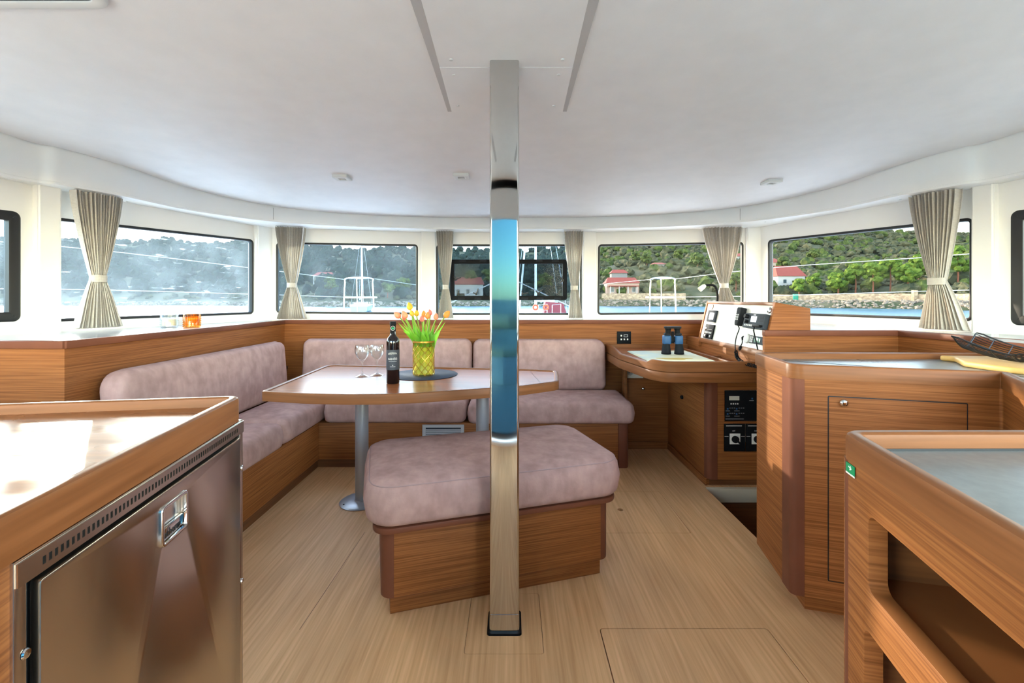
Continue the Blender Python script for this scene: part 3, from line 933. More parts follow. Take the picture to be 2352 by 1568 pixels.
# door with a hand recess
ha, hb = fl_(362, 1170), fl_(414, 1131); hc, hd = fl_(418, 1203), fl_(363, 1258)
hx0, hx1 = min(hb[0], hc[0]), max(ha[0], hd[0]); hz0, hz1 = (hc[1] + hd[1]) / 2, (ha[1] + hb[1]) / 2
hole = ccw(rpoly(rect(hx0, hz0, hx1, hz1), 0.006, 4))
dr = ob('fridge_door', plate(rpoly(rect(dx0, 0.062, dx1, dz1), 0.004, 3), [hole], 0.012, Mf @ Matrix.Translation((0, 0, 0.007)), 0.0015), BRUSH, t)
ob('handle_rim', ring_prism(inset(hole, -0.003), inset(hole, 0.0025), -0.002, 0.0025, Mf @ Matrix.Translation((0, 0, 0.007)), bev=0.0008), CHROME, dr)
ob('handle_recess', box((hx0, hz0, -0.004), (hx1, hz1, -0.002), 0, Mf), BRUSH, dr)
ob('latch_plate', box((hx0 + 0.003, hz0 + 0.003, -0.0015), (hx1 - 0.003, hz0 + 0.024, 0.0045), 0.001, Mf), CHROME, dr)
xm = Vector((1, 0, 0))
ob('latch_lettering', text_me('otherm', 0.019, Mf @ Matrix.Translation(((hx0 + hx1) / 2 + 0.002, hz0 + 0.0125, 0.0049)) @ Matrix.Diagonal((-1, 1, 1, 1)), 0.0002, sx=0.9), DKINK, dr)
# vent strip with upright slots
s0, s1 = fl_(540, 985)[0], fl_(80, 1290)[0]
vz0, vz1 = dz1 + 0.016, fz1 - 0.012
slots = []
ns = 62
for i in range(ns):
    x = s0 + (s1 - s0) * (i + 0.5) / ns; w = (s1 - s0) / ns * 0.27
    slots.append(rect(x - w, vz0, x + w, vz1))
ob('vent_strip', plate(rect(0.006, dz1 + 0.008, fx1 - 0.002, fz1 - 0.003), slots, 0.003, Mf @ Matrix.Translation((0, 0, 0.0065))), BRUSH, fb)
ob('vent_dark', box((s0 - 0.004, vz0 - 0.003, -0.001), (s1 + 0.004, vz1 + 0.003, 0.0042), 0, Mf), BLKP, fb)
for px, py in ((551, 1074), (551, 1334), (48, 1502)):
    a = fl_(px, py)
    ob('frame_screw', lathe([(0, 0.003), (0.005, 0.002), (0.006, 0.0)], 12, Mf @ Matrix.Translation((a[0], a[1], 0.0045))), CHROME, fb)

# ---- galley island / middle counter to starboard
A_, B_, C_ = at_z(1733, 809, CZ), at_z(1815, 836, CZ), at_z(2299, 854, CZ)
E_ = at_z(2352, 877, CZ)
D_ = C_ + (E_ - C_) * 1.25
go = [(A_.x, A_.y), (B_.x, B_.y), (C_.x, C_.y), (D_.x, D_.y), (2.07, D_.y), (2.07, 1.955)]
gsharp = ccw(list(go))
go = ccw(rpoly(go, [0.012, 0.05, 0.002, 0.01, 0.01, 0.01], 8))
gi = inset(go, 0.024)
t = thing('galley_counter', (1.5, 1.7, 0), 'teak galley counter with grey worktop and rounded dark corner post', 'counter')
ob('counter_edge', ring_prism(go, gi, CZ - 0.052, CZ, bev=0.006), EDGE, t)
ob('worktop', prism(gi, CZ - 0.05, CZ - 0.026), SLATE, t)
gb = inset(go, 0.006)
ob('counter_body', prism(gb, 0.085, CZ - 0.052), WOOD, t)
ob('plinth', prism(inset(gsharp, 0.075), 0.0, 0.086), WOOD, t)
# corner post: the rounded corner in dark solid wood
ep = Vector((B_.x, B_.y)); e1 = (Vector((A_.x, A_.y)) - ep).normalized(); e2 = (Vector((C_.x, C_.y)) - ep).normalized()
cp = [ep + e1 * 0.085, ep, ep + e2 * 0.05, ep + e2 * 0.05 + e1 * 0.02, ep + e1 * 0.085 + e2 * 0.02]
cpo = rpoly([(p.x, p.y) for p in cp], [0, 0.05, 0, 0.0, 0], 8)
cpo = inset(ccw(cpo), 0.004)
ob('corner_post', prism(cpo, 0.084, CZ - 0.0525), MAHO, t)
# cupboard door on the front face
fn = Vector((e2.y, -e2.x, 0)); fn = fn if fn.y < 0 else -fn
Fp = Vector((B_.x, B_.y, 0)) - fn * 0.006
Md = frame(Fp, (e2.x, e2.y, 0), (0, 0, 1))
if (Md.to_3x3() @ Vector((0, 0, 1))).dot(fn) < 0: Md = Md @ Matrix.Diagonal((1, 1, -1, 1))
def gl_(px, py):
    p = hit(px, py, Fp, fn); q = Md.inverted() @ p; return (q.x, q.y)
q = [gl_(1905, 909), gl_(2223, 925), gl_(2223, 1345), gl_(1897, 1333)]
x0, x1 = (q[0][0] + q[3][0]) / 2, q[1][0]; z1_, z0_ = (q[0][1] + q[1][1]) / 2, q[3][1]
dgap = ccw(rpoly(rect(x0, z0_, x1, z1_), 0.004, 2))
ob('door_gap', ring_prism(dgap, inset(dgap, 0.0035), -0.002, 0.0009, Md), BLACK, t)
cd = ob('cupboard_door', plate(inset(dgap, 0.0033), [], 0.004, Md @ Matrix.Translation((0, 0, 0.0025)), 0.0006), WOOD, t)
kx, kz = gl_(1936, 924)
ob('door_knob', lathe([(0.0125, 0), (0.0135, 0.003), (0.013, 0.009), (0.009, 0.013), (0, 0.014)], 20, Md @ Matrix.Translation((kx, kz, 0.0025))), CHROME, cd)
sx_, sz_ = gl_(1834, 1090)
# ---- near counter to starboard, with open shelves
NA = Vector((0.584, 0.81, 0)); nu = Vector((-0.230, -0.973, 0)).normalized(); nn = Vector((-0.973, 0.230, 0)).normalized()
back_dir = Vector((1, 0.0, 0))
t = thing('shelf_counter', (0.9, 0.5, 0), 'near teak counter with grey worktop, raised rounded rim and open shelf cut-outs', 'counter')
no = [(NA.x, NA.y), tuple((NA + nu * 0.75)[:2]), tuple((NA + nu * 0.75 + back_dir * 0.9)[:2]), (NA.x + 1.1, NA.y + 0.006)]
no = ccw(rpoly(no, [0.035, 0.02, 0.02, 0.02], 8))
ni = inset(no, 0.026)
ob('counter_rim', ring_prism(no, ni, CZ - 0.045, CZ, bev=0.010), EDGE, t)
ob('worktop', prism(inset(no, 0.024), CZ - 0.044, CZ - 0.03), SLATE, t)
ob('rim_dark_joint', ring_prism(inset(no, 0.0255), inset(no, 0.0275), CZ - 0.032, CZ - 0.026), BLACK, t)  # thin black line between rim and worktop
Mn = frame(NA - nn * 0.004, nu, (0, 0, 1))
if (Mn.to_3x3() @ Vector((0, 0, 1))).dot(nn) < 0: Mn = Mn @ Matrix.Diagonal((1, 1, -1, 1))
def nl_(px, py):
    p = hit(px, py, NA - nn * 0.004, nn); q = Mn.inverted() @ p; return (q.x, q.y)
a = nl_(1994, 1181); b = nl_(1990, 1350); c2 = nl_(1984, 1438)
cut1 = ccw(rpoly(rect(a[0], b[1], 0.68, a[1]), 0.016, 5))
cut2 = ccw(rpoly(rect(c2[0], 0.30, 0.68, c2[1]), 0.016, 5))
ob('front_panel', plate(rpoly(rect(0.003, 0.0, 0.74, CZ - 0.045), [0, 0, 0, 0]), [cut1, cut2], 0.028, Mn, 0.002), WOOD, t)
ob('corner_post', prism(rpoly([(NA.x - 0.0012, NA.y - 0.03), (NA.x + 0.0, NA.y - 0.0045), (NA.x + 0.03, NA.y - 0.004), (NA.x + 0.03, NA.y - 0.03)], [0.0, 0.012, 0, 0]), 0.0, CZ - 0.045), MAHO, t)
def inner(x0, x1, z0, z1, y0, y1, m, nm):
    ob(nm, box((x0, z0, -y1), (x1, z1, -y0), 0, Mn), m, t)
inner(0.0, 0.74, 0.0, CZ - 0.046, 0.20, 0.215, WOOD, 'back_panel')
inner(0.0, 0.74, b[1] - 0.03, b[1] - 0.01, 0.028, 0.2, WOOD, 'shelf')
inner(0.0, 0.74, 0.27, 0.29, 0.028, 0.2, WOOD, 'shelf')
inner(0.006, 0.026, 0.0, CZ - 0.046, 0.028, 0.2, WOODD, 'end_panel')
rb = [(NA.x + 0.03, NA.y - 0.004), (NA.x + 1.08, NA.y), (NA.x + 1.08, NA.y - 0.02), (NA.x + 0.03, NA.y - 0.024)]
ob('rear_panel', prism(ccw(rb), 0.0, CZ - 0.046), WOOD, t)
# green arrow sticker
q0 = nl_(1944, 1057); q1 = nl_(1964, 1101)
q0 = (q0[0] + 0.003, q0[1]); q1 = (q1[0] + 0.003, q1[1])
sw, sh = abs(q1[0] - q0[0]), abs(q1[1] - q0[1]) - 0.008
t = thing('direction_sticker', Mn @ Vector((q0[0] + sw / 2, q1[1], 0.0)), 'small green sticker with white arrow on the near counter', 'sticker')
ob('sticker_sheet', plate(rect(q0[0], q0[1] - sh - 0.003, q0[0] + sw, q0[1]), [], 0.0006, Mn @ Matrix.Translation((0, 0, 0.0022))), GREEN, t)
ob('white_edge', plate(rect(q0[0], q0[1] - sh - 0.0055, q0[0] + sw, q0[1] - sh - 0.0025), [], 0.0006, Mn @ Matrix.Translation((0, 0, 0.0023))), INK, t)
cxs, czs, s = q0[0] + sw / 2, q0[1] - sh / 2, min(sw, sh) * 0.4
# arrow points towards the viewer end of the counter and down
arr = [(-1, 0.16), (0.25, 0.16), (-0.2, 0.72), (0.18, 0.72), (0.95, 0.0), (0.18, -0.72), (-0.2, -0.72), (0.25, -0.16), (-1, -0.16)]
ca, sa = math.cos(-0.25), math.sin(-0.25)
ob('arrow', plate([(cxs + s * (x * ca - y * sa), czs + s * (x * sa + y * ca)) for x, y in arr], [], 0.0005, Mn @ Matrix.Translation((0, 0, 0.0027))), INK, t)

# ---- chart table with lockers below
DZ = 0.779
t = thing('chart_table', (1.1, 3.0, 0), 'teak chart table with two-step curved edge and lockers below', 'desk')
dk = [(0.728, 3.34), (0.728, 3.10), (0.80, 2.66), (0.875, 2.555), (1.50, 2.55), (1.50, 3.575), (0.728, 3.575)]
low = ccw(rpoly(dk, [0.02, 0.3, 0.2, 0.1, 0, 0, 0], 7))
hi = inset(low, 0.006)
ob('lower_slab', prism(low, 0.66, 0.716, 0.004), EDGE, t)
hin = inset(hi, 0.024)
ob('desk_surface', prism(inset(hi, 0.02), 0.716, 0.748), WOODT, t)
# raised rim with a dip in its left side
bm = bmesh.new(); n = len(hi); rows = []
for i in range(n):
    x, y = hi[i]
    h = DZ
    if x < 0.85 and 2.66 < y < 3.22:
        e = min((y - 2.66) / 0.05, (3.22 - y) / 0.05, 1.0)
        h = DZ - 0.022 * e
    a = hi[i]; b = hin[i]
    mid = lambda k: (a[0] + (b[0] - a[0]) * k, a[1] + (b[1] - a[1]) * k)
    rows.append([bm.verts.new((*a, 0.72)), bm.verts.new((*a, h - 0.005)), bm.verts.new((*mid(0.2), h)), bm.verts.new((*mid(0.8), h)), bm.verts.new((*b, h - 0.005)), bm.verts.new((*b, 0.72))])
for i in range(n):
    a = rows[i]; b = rows[(i + 1) % n]
    for j in range(5): bm.faces.new((a[j], b[j], b[j + 1], a[j + 1]))
ob('desk_rim', bm2me(bm, 'rim', ang=30), EDGE, t)
ob('pencil_tray_edge', box((1.285, 2.60, 0.748), (1.30, 3.55, 0.762), 0.003), EDGE, t)
ob('pencil_tray_divider', box((1.30, 2.98, 0.748), (1.37, 2.995, 0.758), 0.002), EDGE, t)
ob('desk_riser', box((1.372, 2.56, 0.716), (1.42, 3.57, 0.84), 0.002), WOOD, t)
# lockers below
ob('locker_front', box((0.85, 3.44, 0.0), (1.18, 3.46, 0.66), 0.001), WOOD, t)
ob('locker_side', box((0.832, 3.36, 0.0), (0.852, 3.45, 0.66), 0.002), EDGE, t)
ob('kick_strip', box((0.852, 3.43, 0.0), (1.185, 3.442, 0.052), 0.002), WOOD, t)
lk = ob('locker_panel', box((1.18, 2.77, 0.0), (1.20, 3.45, 0.66), 0.001), WOOD, t)
ob('kick_strip', box((1.172, 2.76, 0.0), (1.182, 3.44, 0.045), 0.002), WOOD, t)
ob('drawer_joint', box((0.855, 3.4385, 0.525), (1.17, 3.441, 0.5275)), GAP, t)
kp = at_d(1477, 892, 3.44)
kn = [(0.013, 0), (0.014, 0.004), (0.012, 0.012), (0.008, 0.016), (0, 0.017)]
ob('locker_knob', lathe(kn, 18, frame((kp.x, 3.44, kp.z), (1, 0, 0), (0, 0, 1))), CHROME, t)
ob('locker_knob', lathe(kn, 18, frame((1.18, 3.146, 0.452), (0, -1, 0), (0, 0, 1))), BLKP, t)
EX0 = at_d(1666, 900, 2.735); EX1 = 1.60
ep_holes = [ccw(rect(EX0.x - 0.004, 0.395, EX1 + 0.02, 0.582)), ccw(rect(EX0.x - 0.008, 0.212, EX1 + 0.02, 0.382))]
ob('panel_face', plate(rect(1.2365, 0.045, 1.75, 0.66), ep_holes, 0.02, frame((0, 2.735, 0), (1, 0, 0), (0, 0, 1)), 0.002), WOOD, t)
ob('corner_post', prism(ccw(rpoly([(1.178, 2.79), (1.178, 2.735), (1.235, 2.735), (1.235, 2.79)], [0, 0.045, 0, 0], 8)), 0.045, 0.66), MAHO, t)
ob('toe_kick', box((1.20, 2.77, 0.0), (1.75, 2.79, 0.05)), WOODD, t)

# ================================================================== NAVIGATION CORNER
# ---- instrument console
t = thing('instrument_console', (1.48, 2.9, 0.79), 'teak console with sloping white instrument panel above the chart table', 'console')
Yn, Yf = 2.452, 3.32
cb, ct = Vector((1.357, 0, 0.838)), Vector((1.42, 0, 1.112))
prf = [(1.372, 0.842), (1.43, 1.094), (1.608, 1.066), (1.608, 0.842)]
def yprism(pts, y0, y1, bev=0.0):
    M = Matrix(((1, 0, 0, 0), (0, 0, 1, 0), (0, 1, 0, 0), (0, 0, 0, 1)))
    return prism(ccw(pts), y0, y1, bev, M)
ob('console_body', yprism(prf, Yn + 0.02, Yf - 0.02), WOOD, t)
ob('console_end', yprism([(1.357, 0.78), (1.357, 0.838), (1.42, 1.114), (1.608, 1.082), (1.608, 0.78)], Yn - 0.001, Yn + 0.02, 0.002), WOOD, t)
ob('console_end', yprism([(1.357, 0.78), (1.357, 0.838), (1.42, 1.114), (1.608, 1.082), (1.608, 0.78)], Yf - 0.02, Yf, 0.002), WOOD, t)
ob('console_top', yprism([(1.4165, 1.096), (1.42, 1.114), (1.608, 1.082), (1.608, 1.066)], Yn + 0.02, Yf - 0.02, 0.002), EDGE, t)
ob('console_sill', yprism([(1.353, 0.824), (1.3605, 0.852), (1.42, 0.852), (1.42, 0.824)], Yn + 0.02, Yf - 0.02, 0.002), EDGE, t)
sl_ = (ct - cb).normalized(); pn = Vector((-sl_.z, 0, sl_.x))          # panel normal, to port and up
PP = cb + pn * -0.006
Mp = frame((PP.x, Yn, PP.z), (0, -1, 0), sl_)      # local x towards the viewer
if (Mp.to_3x3() @ Vector((0, 0, 1))).dot(pn) < 0: Mp = Mp @ Matrix.Diagonal((1, 1, -1, 1))
def nv(px, py):
    p = hit(px, py, Vector((PP.x, 0, PP.z)), pn); q = Mp.inverted() @ p; return (q.x, q.y)
ob('white_panel', plate(rect(-(Yf - Yn) + 0.02, 0.014, -0.02, 0.27), [], 0.012, Mp), WHT, t)

def inst(name, c3, lab, cat, m=GREYP, th=0.012, rad=0.004):
    """flush instrument whose outline is given by three picture corners"""
    p = [nv(*q) for q in c3]
    x0 = (p[0][0] + p[2][0]) / 2; x1 = p[1][0]; z1 = (p[0][1] + p[1][1]) / 2; z0 = p[2][1]
    x0, x1 = min(x0, x1), max(x0, x1); z0, z1 = min(z0, z1), max(z0, z1)
    t = thing(name, Mp @ Vector(((x0 + x1) / 2, z0, 0)), lab, cat)
    ob('housing', prism(ccw(rpoly(rect(x0, z0, x1, z1), rad, 3)), 0.0005, th, 0.0015, Mp), m, t)
    return t, x0, x1, z0, z1, th
def face(t, nm, x0, z0, x1, z1, h, th, m):
    return ob(nm, box((x0, z0, h), (x1, z1, h + th), min(th, 0.002) * 0.4, Mp), m, t)
def knob(t, x, z, h, r, m, hh=0.01):
    return ob('knob', lathe([(r, 0), (r, hh * 0.8), (r * 0.85, hh), (0, hh)], 16, Mp @ Matrix.Translation((x, z, h))), m, t)
s7 = 1 / 7.84
def c3(*pts): return [(1600 + x * s7, 660 + y * s7) for x, y in pts]
# battery monitor
t, x0, x1, z0, z1, h = inst('battery_monitor', c3((240, 415), (395, 420), (205, 615)), 'small grey monitor with white square display on the console', 'instrument')
face(t, 'display', x0 + (x1 - x0) * 0.28, z0 + (z1 - z0) * 0.2, x0 + (x1 - x0) * 0.78, z0 + (z1 - z0) * 0.78, h, 0.001, LCD)
face(t, 'button', x0 + (x1 - x0) * 0.84, z0 + (z1 - z0) * 0.25, x0 + (x1 - x0) * 0.93, z0 + (z1 - z0) * 0.7, h, 0.001, BLKP)
# audio remote
t, x0, x1, z0, z1, h = inst('stereo_remote', c3((190, 650), (345, 690), (150, 910)), 'black stereo remote with row of pale blue buttons on the console', 'instrument', BLKP)
for i in range(6):
    xx = x0 + (x1 - x0) * (0.12 + 0.135 * i); face(t, 'button', xx, z0 + (z1 - z0) * 0.36, xx + (x1 - x0) * 0.09, z0 + (z1 - z0) * 0.48, h, 0.002, GREYL)
knob(t, x0 + (x1 - x0) * 0.45, z0 + (z1 - z0) * 0.17, h, 0.012, BLKP)
face(t, 'button', x0 + (x1 - x0) * 0.72, z0 + (z1 - z0) * 0.1, x0 + (x1 - x0) * 0.84, z0 + (z1 - z0) * 0.26, h, 0.002, GREYL)
face(t, 'button', x0 + (x1 - x0) * 0.12, z0 + (z1 - z0) * 0.12, x0 + (x1 - x0) * 0.28, z0 + (z1 - z0) * 0.28, h, 0.002, GREYL)
knob(t, x0 + (x1 - x0) * 0.16, z0 + (z1 - z0) * 0.68, h, 0.009, CHROME, 0.004)
face(t, 'lettering', x0 + (x1 - x0) * 0.34, z0 + (z1 - z0) * 0.64, x0 + (x1 - x0) * 0.84, z0 + (z1 - z0) * 0.66, h, 0.0005, INK)
# VHF radio
t, x0, x1, z0, z1, h = inst('radio', c3((950, 470), (1345, 505), (930, 735)), 'grey marine radio with white display and speaker grille on the console', 'radio', GREYP, 0.03, 0.006)
vx = lambda u: x0 + (x1 - x0) * u
vz = lambda v: z0 + (z1 - z0) * v
face(t, 'display', vx(0.36), vz(0.42), vx(0.62), vz(0.8), h, 0.001, LCD)
for i in range(7):
    for j in range(5):
        face(t, 'speaker_slot', vx(0.69 + 0.04 * i), vz(0.5 + 0.085 * j), vx(0.715 + 0.04 * i), vz(0.54 + 0.085 * j), h, 0.0006, BLKP)
knob(t, vx(0.17), vz(0.76), h, 0.013, BLKP, 0.02); knob(t, vx(0.2), vz(0.42), h, 0.010, BLKP, 0.018)
for i in range(5): face(t, 'button', vx(0.08 + 0.085 * i), vz(0.12), vx(0.14 + 0.085 * i), vz(0.24), h, 0.002, GREYL)
face(t, 'lettering', vx(0.44), vz(0.87), vx(0.56), vz(0.92), h, 0.0005, INK)
pl_ = ob('cable_plug', box((vx(0.58), vz(0.1), h), (vx(0.93), vz(0.27), h + 0.016), 0.004, Mp), BLKP, t)
# stereo
t, x0, x1, z0, z1, h = inst('car_stereo', c3((930, 860), (1270, 905), (915, 990)), 'slim grey stereo with big dial and green display below the radio', 'stereo', GREYP, 0.014, 0.004)
face(t, 'display', vx(0.5), vz(0.2), vx(0.82), vz(0.82), h, 0.001, LCDG)
knob(t, vx(0.14), vz(0.5), h, 0.028, GREYL, 0.014)
for i in range(2):
    for j in range(3): knob(t, vx(0.32 + 0.08 * i), vz(0.22 + 0.28 * j), h, 0.006, GREYL, 0.004)
# push button and socket discs
a = nv(*c3((1320, 415))[0])
ob('push_button', lathe([(0, 0.008), (0.012, 0.008), (0.016, 0.006), (0.018, 0.0005)], 20, Mp @ Matrix.Translation((a[0], a[1], 0))), CHROME, None, 'round chrome push button in the corner of the instrument panel', 'button')
a = nv(*c3((285, 352))[0])
ob('outlet_disc', lathe([(0, 0.004), (0.017, 0.004), (0.02, 0.0005)], 20, Mp @ Matrix.Translation((a[0], a[1], 0))), mat('brown_disc', (120, 96, 78), 0.5), None, 'round brown outlet cover on the instrument panel', 'socket')
# hand microphone on its hook, with coiled lead
m0 = nv(*c3((850, 560))[0])
t = thing('hand_microphone', Mp @ Vector((m0[0], m0[1] - 0.05, 0.01)), 'black hand microphone hanging beside the radio', 'microphone')
mo = [(-0.026, 0.055), (-0.022, 0.062), (0.022, 0.062), (0.026, 0.055), (0.022, -0.03), (0.014, -0.05), (-0.014, -0.05), (-0.022, -0.03)]
bd = ob('microphone_body', prism(ccw([(m0[0] + x, m0[1] + z) for x, z in mo]), 0.006, 0.042, 0.005, Mp), DKGREY, t)
for i in range(2):
    for j in range(3):
        ob('key', box((m0[0] - 0.014 + 0.017 * i, m0[1] - 0.018 + 0.014 * j, 0.041), (m0[0] - 0.003 + 0.017 * i, m0[1] - 0.009 + 0.014 * j, 0.0435), 0.001, Mp), GREYL, bd)
ob('hook', box((m0[0] - 0.012, m0[1] - 0.01, 0.0005), (m0[0] + 0.012, m0[1] + 0.03, 0.0065), 0.001, Mp), BLKP, t)
pth = [Mp @ Vector((m0[0], m0[1] - 0.05, 0.024))]
for x, y in ((825, 760), (775, 900), (755, 1020), (755, 1120)):
    q = nv(*c3((x, y))[0]); pth.append(Mp @ Vector((q[0], q[1], 0.02)))
end = pth[-1]
pth += [Vector((1.335, end.y - 0.02, 0.80)), Vector((1.325, end.y - 0.08, 0.772))]
ob('lead', tube(smooth_path(pth, 6), 0.0032, 6), BLKP, t)
coil = []
c0 = Vector((1.325, end.y - 0.06, 0.785)); 
base = smooth_path([c0 + Vector((0, 0.02, 0.035)), c0, c0 + Vector((-0.005, -0.09, -0.018)), c0 + Vector((0.0, -0.22, -0.019)), c0 + Vector((0.0, -0.33, -0.019))], 30)
for i, p in enumerate(base):
    a = i * 1.1
    coil.append(p + Vector((math.cos(a) * 0.009, 0, math.sin(a) * 0.009)))
ob('coiled_cord', tube(coil, 0.003, 5), BLKP, t)
# other plug lead hanging from the radio, and two small sockets
q = nv(*c3((1160, 740))[0]); q2 = nv(*c3((1140, 1130))[0])
ob('plug_lead', tube([Mp @ Vector((q[0], q[1], 0.04)), Mp @ Vector((q[0], q[1] - 0.02, 0.038)), Mp @ Vector((q2[0], q2[1], 0.012))], 0.0035, 6), BLKP, None, 'thin black lead hanging down from the radio plug', 'cable')
t = thing('microphone_socket', Mp @ Vector((*nv(*c3((855, 910))[0]), 0)), 'small dark socket with looped lead below the microphone', 'socket')
a = nv(*c3((855, 910))[0]); b = nv(*c3((805, 1095))[0])
ob('socket_ring', lathe([(0, 0.012), (0.008, 0.012), (0.013, 0.006), (0.014, 0.0005)], 14, Mp @ Matrix.Translation((*a, 0))), DKGREY, t)
ob('socket_cap', lathe([(0, 0.014), (0.010, 0.013), (0.016, 0.006), (0.016, 0.0005)], 14, Mp @ Matrix.Translation((*b, 0))), BLKP, t)
ob('cap_lead', tube(smooth_path([Mp @ Vector((a[0], a[1], 0.014)), Mp @ Vector((a[0] + 0.03, (a[1] + b[1]) / 2, 0.02)), Mp @ Vector((b[0] + 0.005, b[1], 0.014))], 6), 0.003, 7), BLKP, t)
# gooseneck reading lamp on the console top
gb = Vector((1.475, 3.27, 1.104))
t = thing('gooseneck_lamp', gb, 'small white reading lamp on black gooseneck above the console', 'lamp')
hd_ = at_d(1613, 661, 3.27)
neck = smooth_path([gb, gb + Vector((0.002, 0, 0.05)), gb + Vector((-0.006, 0, 0.10)), gb + Vector((-0.03, 0, 0.125)), Vector((hd_.x + 0.022, 3.27, hd_.z + 0.018))], 6)
ob('lamp_base', lathe([(0.018, 0), (0.018, 0.006), (0.006, 0.01), (0, 0.01)], 16, Matrix.Translation(gb)), BLKP, t)
ob('gooseneck', tube(neck, 0.0085, 8), BLKP, t)
Mh_ = Matrix.Translation((hd_.x + 0.02, 3.27, hd_.z + 0.018)) @ Matrix.Rotation(math.radians(-128), 4, 'Y')
ob('lamp_head', lathe([(0, -0.004), (0.01, -0.002), (0.016, 0.01), (0.018, 0.05), (0.016, 0.05), (0.014, 0.03), (0, 0.03)], 20, Mh_), WHT, t)

# ---- switch panel on the front lining
M = frame((0, 3.6, 0), (1, 0, 0), (0, 0, 1))
a = at_d(1417, 761, 3.6); b = at_d(1449, 789, 3.6)
t = thing('switch_plate', ((a.x + b.x) / 2, 3.598, b.z), 'black square control plate with white buttons on the front lining', 'switch')
ob('plate', box((a.x, b.z, 0), (b.x, a.z, 0.006), 0.0015, M), BLKP, t)
w, hh = b.x - a.x, a.z - b.z
for u, v in ((0.25, 0.6), (0.25, 0.3), (0.47, 0.3), (0.7, 0.3)):
    ob('button', box((a.x + w * u, b.z + hh * v, 0.006), (a.x + w * (u + 0.1), b.z + hh * (v + 0.13), 0.008), 0.0008, M), INK, t)
sq = ccw(rect(a.x + w * 0.48, b.z + hh * 0.54, a.x + w * 0.78, b.z + hh * 0.76))
ob('display_frame', ring_prism(sq, inset(sq, 0.004), 0.006, 0.0072, M), GREYL, t)
# ---- double power socket under the chart table
M = frame((0, 3.44, 0), (1, 0, 0), (0, 0, 1))
a = at_d(1424, 843, 3.44); b = at_d(1466, 867.5, 3.44); a.x = max(a.x, 0.856); b.x = a.x + 0.135
t = thing('power_socket', ((a.x + b.x) / 2, 3.436, b.z), 'white double power socket on the locker under the chart table', 'socket')
ob('socket_plate', box((a.x, b.z, 0), (b.x, b.z + 0.08, 0.008), 0.002, M), WHT, t)
for u in (0.27, 0.73):
    c = Vector((a.x + (b.x - a.x) * u, b.z + 0.04, 0.0078))
    r = ob('socket_well', lathe([(0.021, 0.0), (0.021, 0.0012), (0.019, 0.0014), (0.018, 0.0004), (0, 0.0003)], 20, M @ Matrix.Translation(c)), GREYL, t)
    for dx, dz in ((-0.008, 0), (0.008, 0), (0, 0.009)):
        ob('contact', lathe([(0, 0.0008), (0.003, 0.0008), (0.003, 0)], 8, M @ Matrix.Translation(c + Vector((dx, dz, 0.0006)))), DKINK, r)

# ---- electric panel in the chart table front
M = frame((0, 2.735, 0), (1, 0, 0), (0, 0, 1))
t = thing('meter_panel', (1.43, 2.735, 0.398), 'black electrical meter panel with pale gauge under the chart table', 'panel')
X0 = EX0.x
ob('face_plate', box((X0, 0.398, -0.012), (1.61, 0.579, -0.004), 0.002, M), BLKP, t)
def pxm(px, py): p = at_d(px, py, 2.737); return p.x, p.z
def chip(t, px0, py0, px1, py1, m, nm, h0=-0.0042, h1=-0.0025):
    a = pxm(px0, py0); b = pxm(px1, py1)
    ob(nm, box((a[0], b[1], h0), (b[0], a[1], h1), 0, M), m, t)
s5 = 200 / 1120
def e5(x, y): return 1640 + x * s5, 860 + y * s5
chip(t, *e5(197, 277), *e5(327, 330), mat('gauge_ivory', (216, 212, 196), 0.4), 'gauge')
for i in range(4): chip(t, *e5(214 + 28 * i, 368), *e5(230 + 28 * i, 384), INK, 'indicator')
for y in (430, 497):
    for i in range(2):
        chip(t, *e5(168 + 116 * i, y), *e5(186 + 116 * i, y + 20), BLUER, 'switch')
        for k in range(3): chip(t, *e5(200 + 118 * i + 28 * k, y - 2), *e5(216 + 118 * i + 28 * k, y + 2), GREYL, 'lettering')
    chip(t, *e5(152, y + 36), *e5(206, y + 40), GREYL, 'lettering'); chip(t, *e5(262, y + 36), *e5(330, y + 40), GREYL, 'lettering')
chip(t, *e5(150, 569), *e5(386, 573), GREYL, 'lettering')
chip(t, *e5(484, 300), *e5(502, 320), BLUER, 'switch'); chip(t, *e5(455, 332), *e5(512, 338), GREYL, 'lettering')
for k in range(2):
    x0 = X0 - 0.004 + k * 0.132
    t = thing('battery_switch', (x0 + 0.063, 2.735, 0.216), ('black battery switch plate with rotary handle on white square, beside the corner post', 'black battery switch plate half hidden by the galley corner')[k], 'switch')
    ob('face_plate', box((x0, 0.216, -0.012), (x0 + 0.126, 0.378, -0.003), 0.0015, M), BLKP, t)
    ob('white_square', box((x0 + 0.031, 0.258, -0.0032), (x0 + 0.095, 0.322, -0.001), 0.001, M), WHT, t)
    hd2 = ob('rotary_handle', lathe([(0.021, 0), (0.021, 0.01), (0.016, 0.014), (0, 0.014)], 20, M @ Matrix.Translation((x0 + 0.063, 0.288, -0.001))), BLKP, t)
    ob('pointer', box((0.0, -0.006, 0.008), (0.036, 0.006, 0.02), 0.002, M @ Matrix.Translation((x0 + 0.063, 0.288, -0.001)) @ Matrix.Rotation(-0.7, 4, 'Z')), BLKP, hd2)
    ob('lettering', box((x0 + 0.01, 0.366, -0.0032), (x0 + 0.105, 0.370, -0.0028), 0, M), INK, t)
    ob('lettering', text_me('OFF', 0.010, M @ Matrix.Translation((x0 + 0.056, 0.337, -0.003)), 0.0002), INK, t)
    for u in (0.0, 0.1):
        ob('scale_line', box((x0 + u, 0.304, -0.0032), (x0 + u + 0.024, 0.3065, -0.0028), 0, M), INK, t)

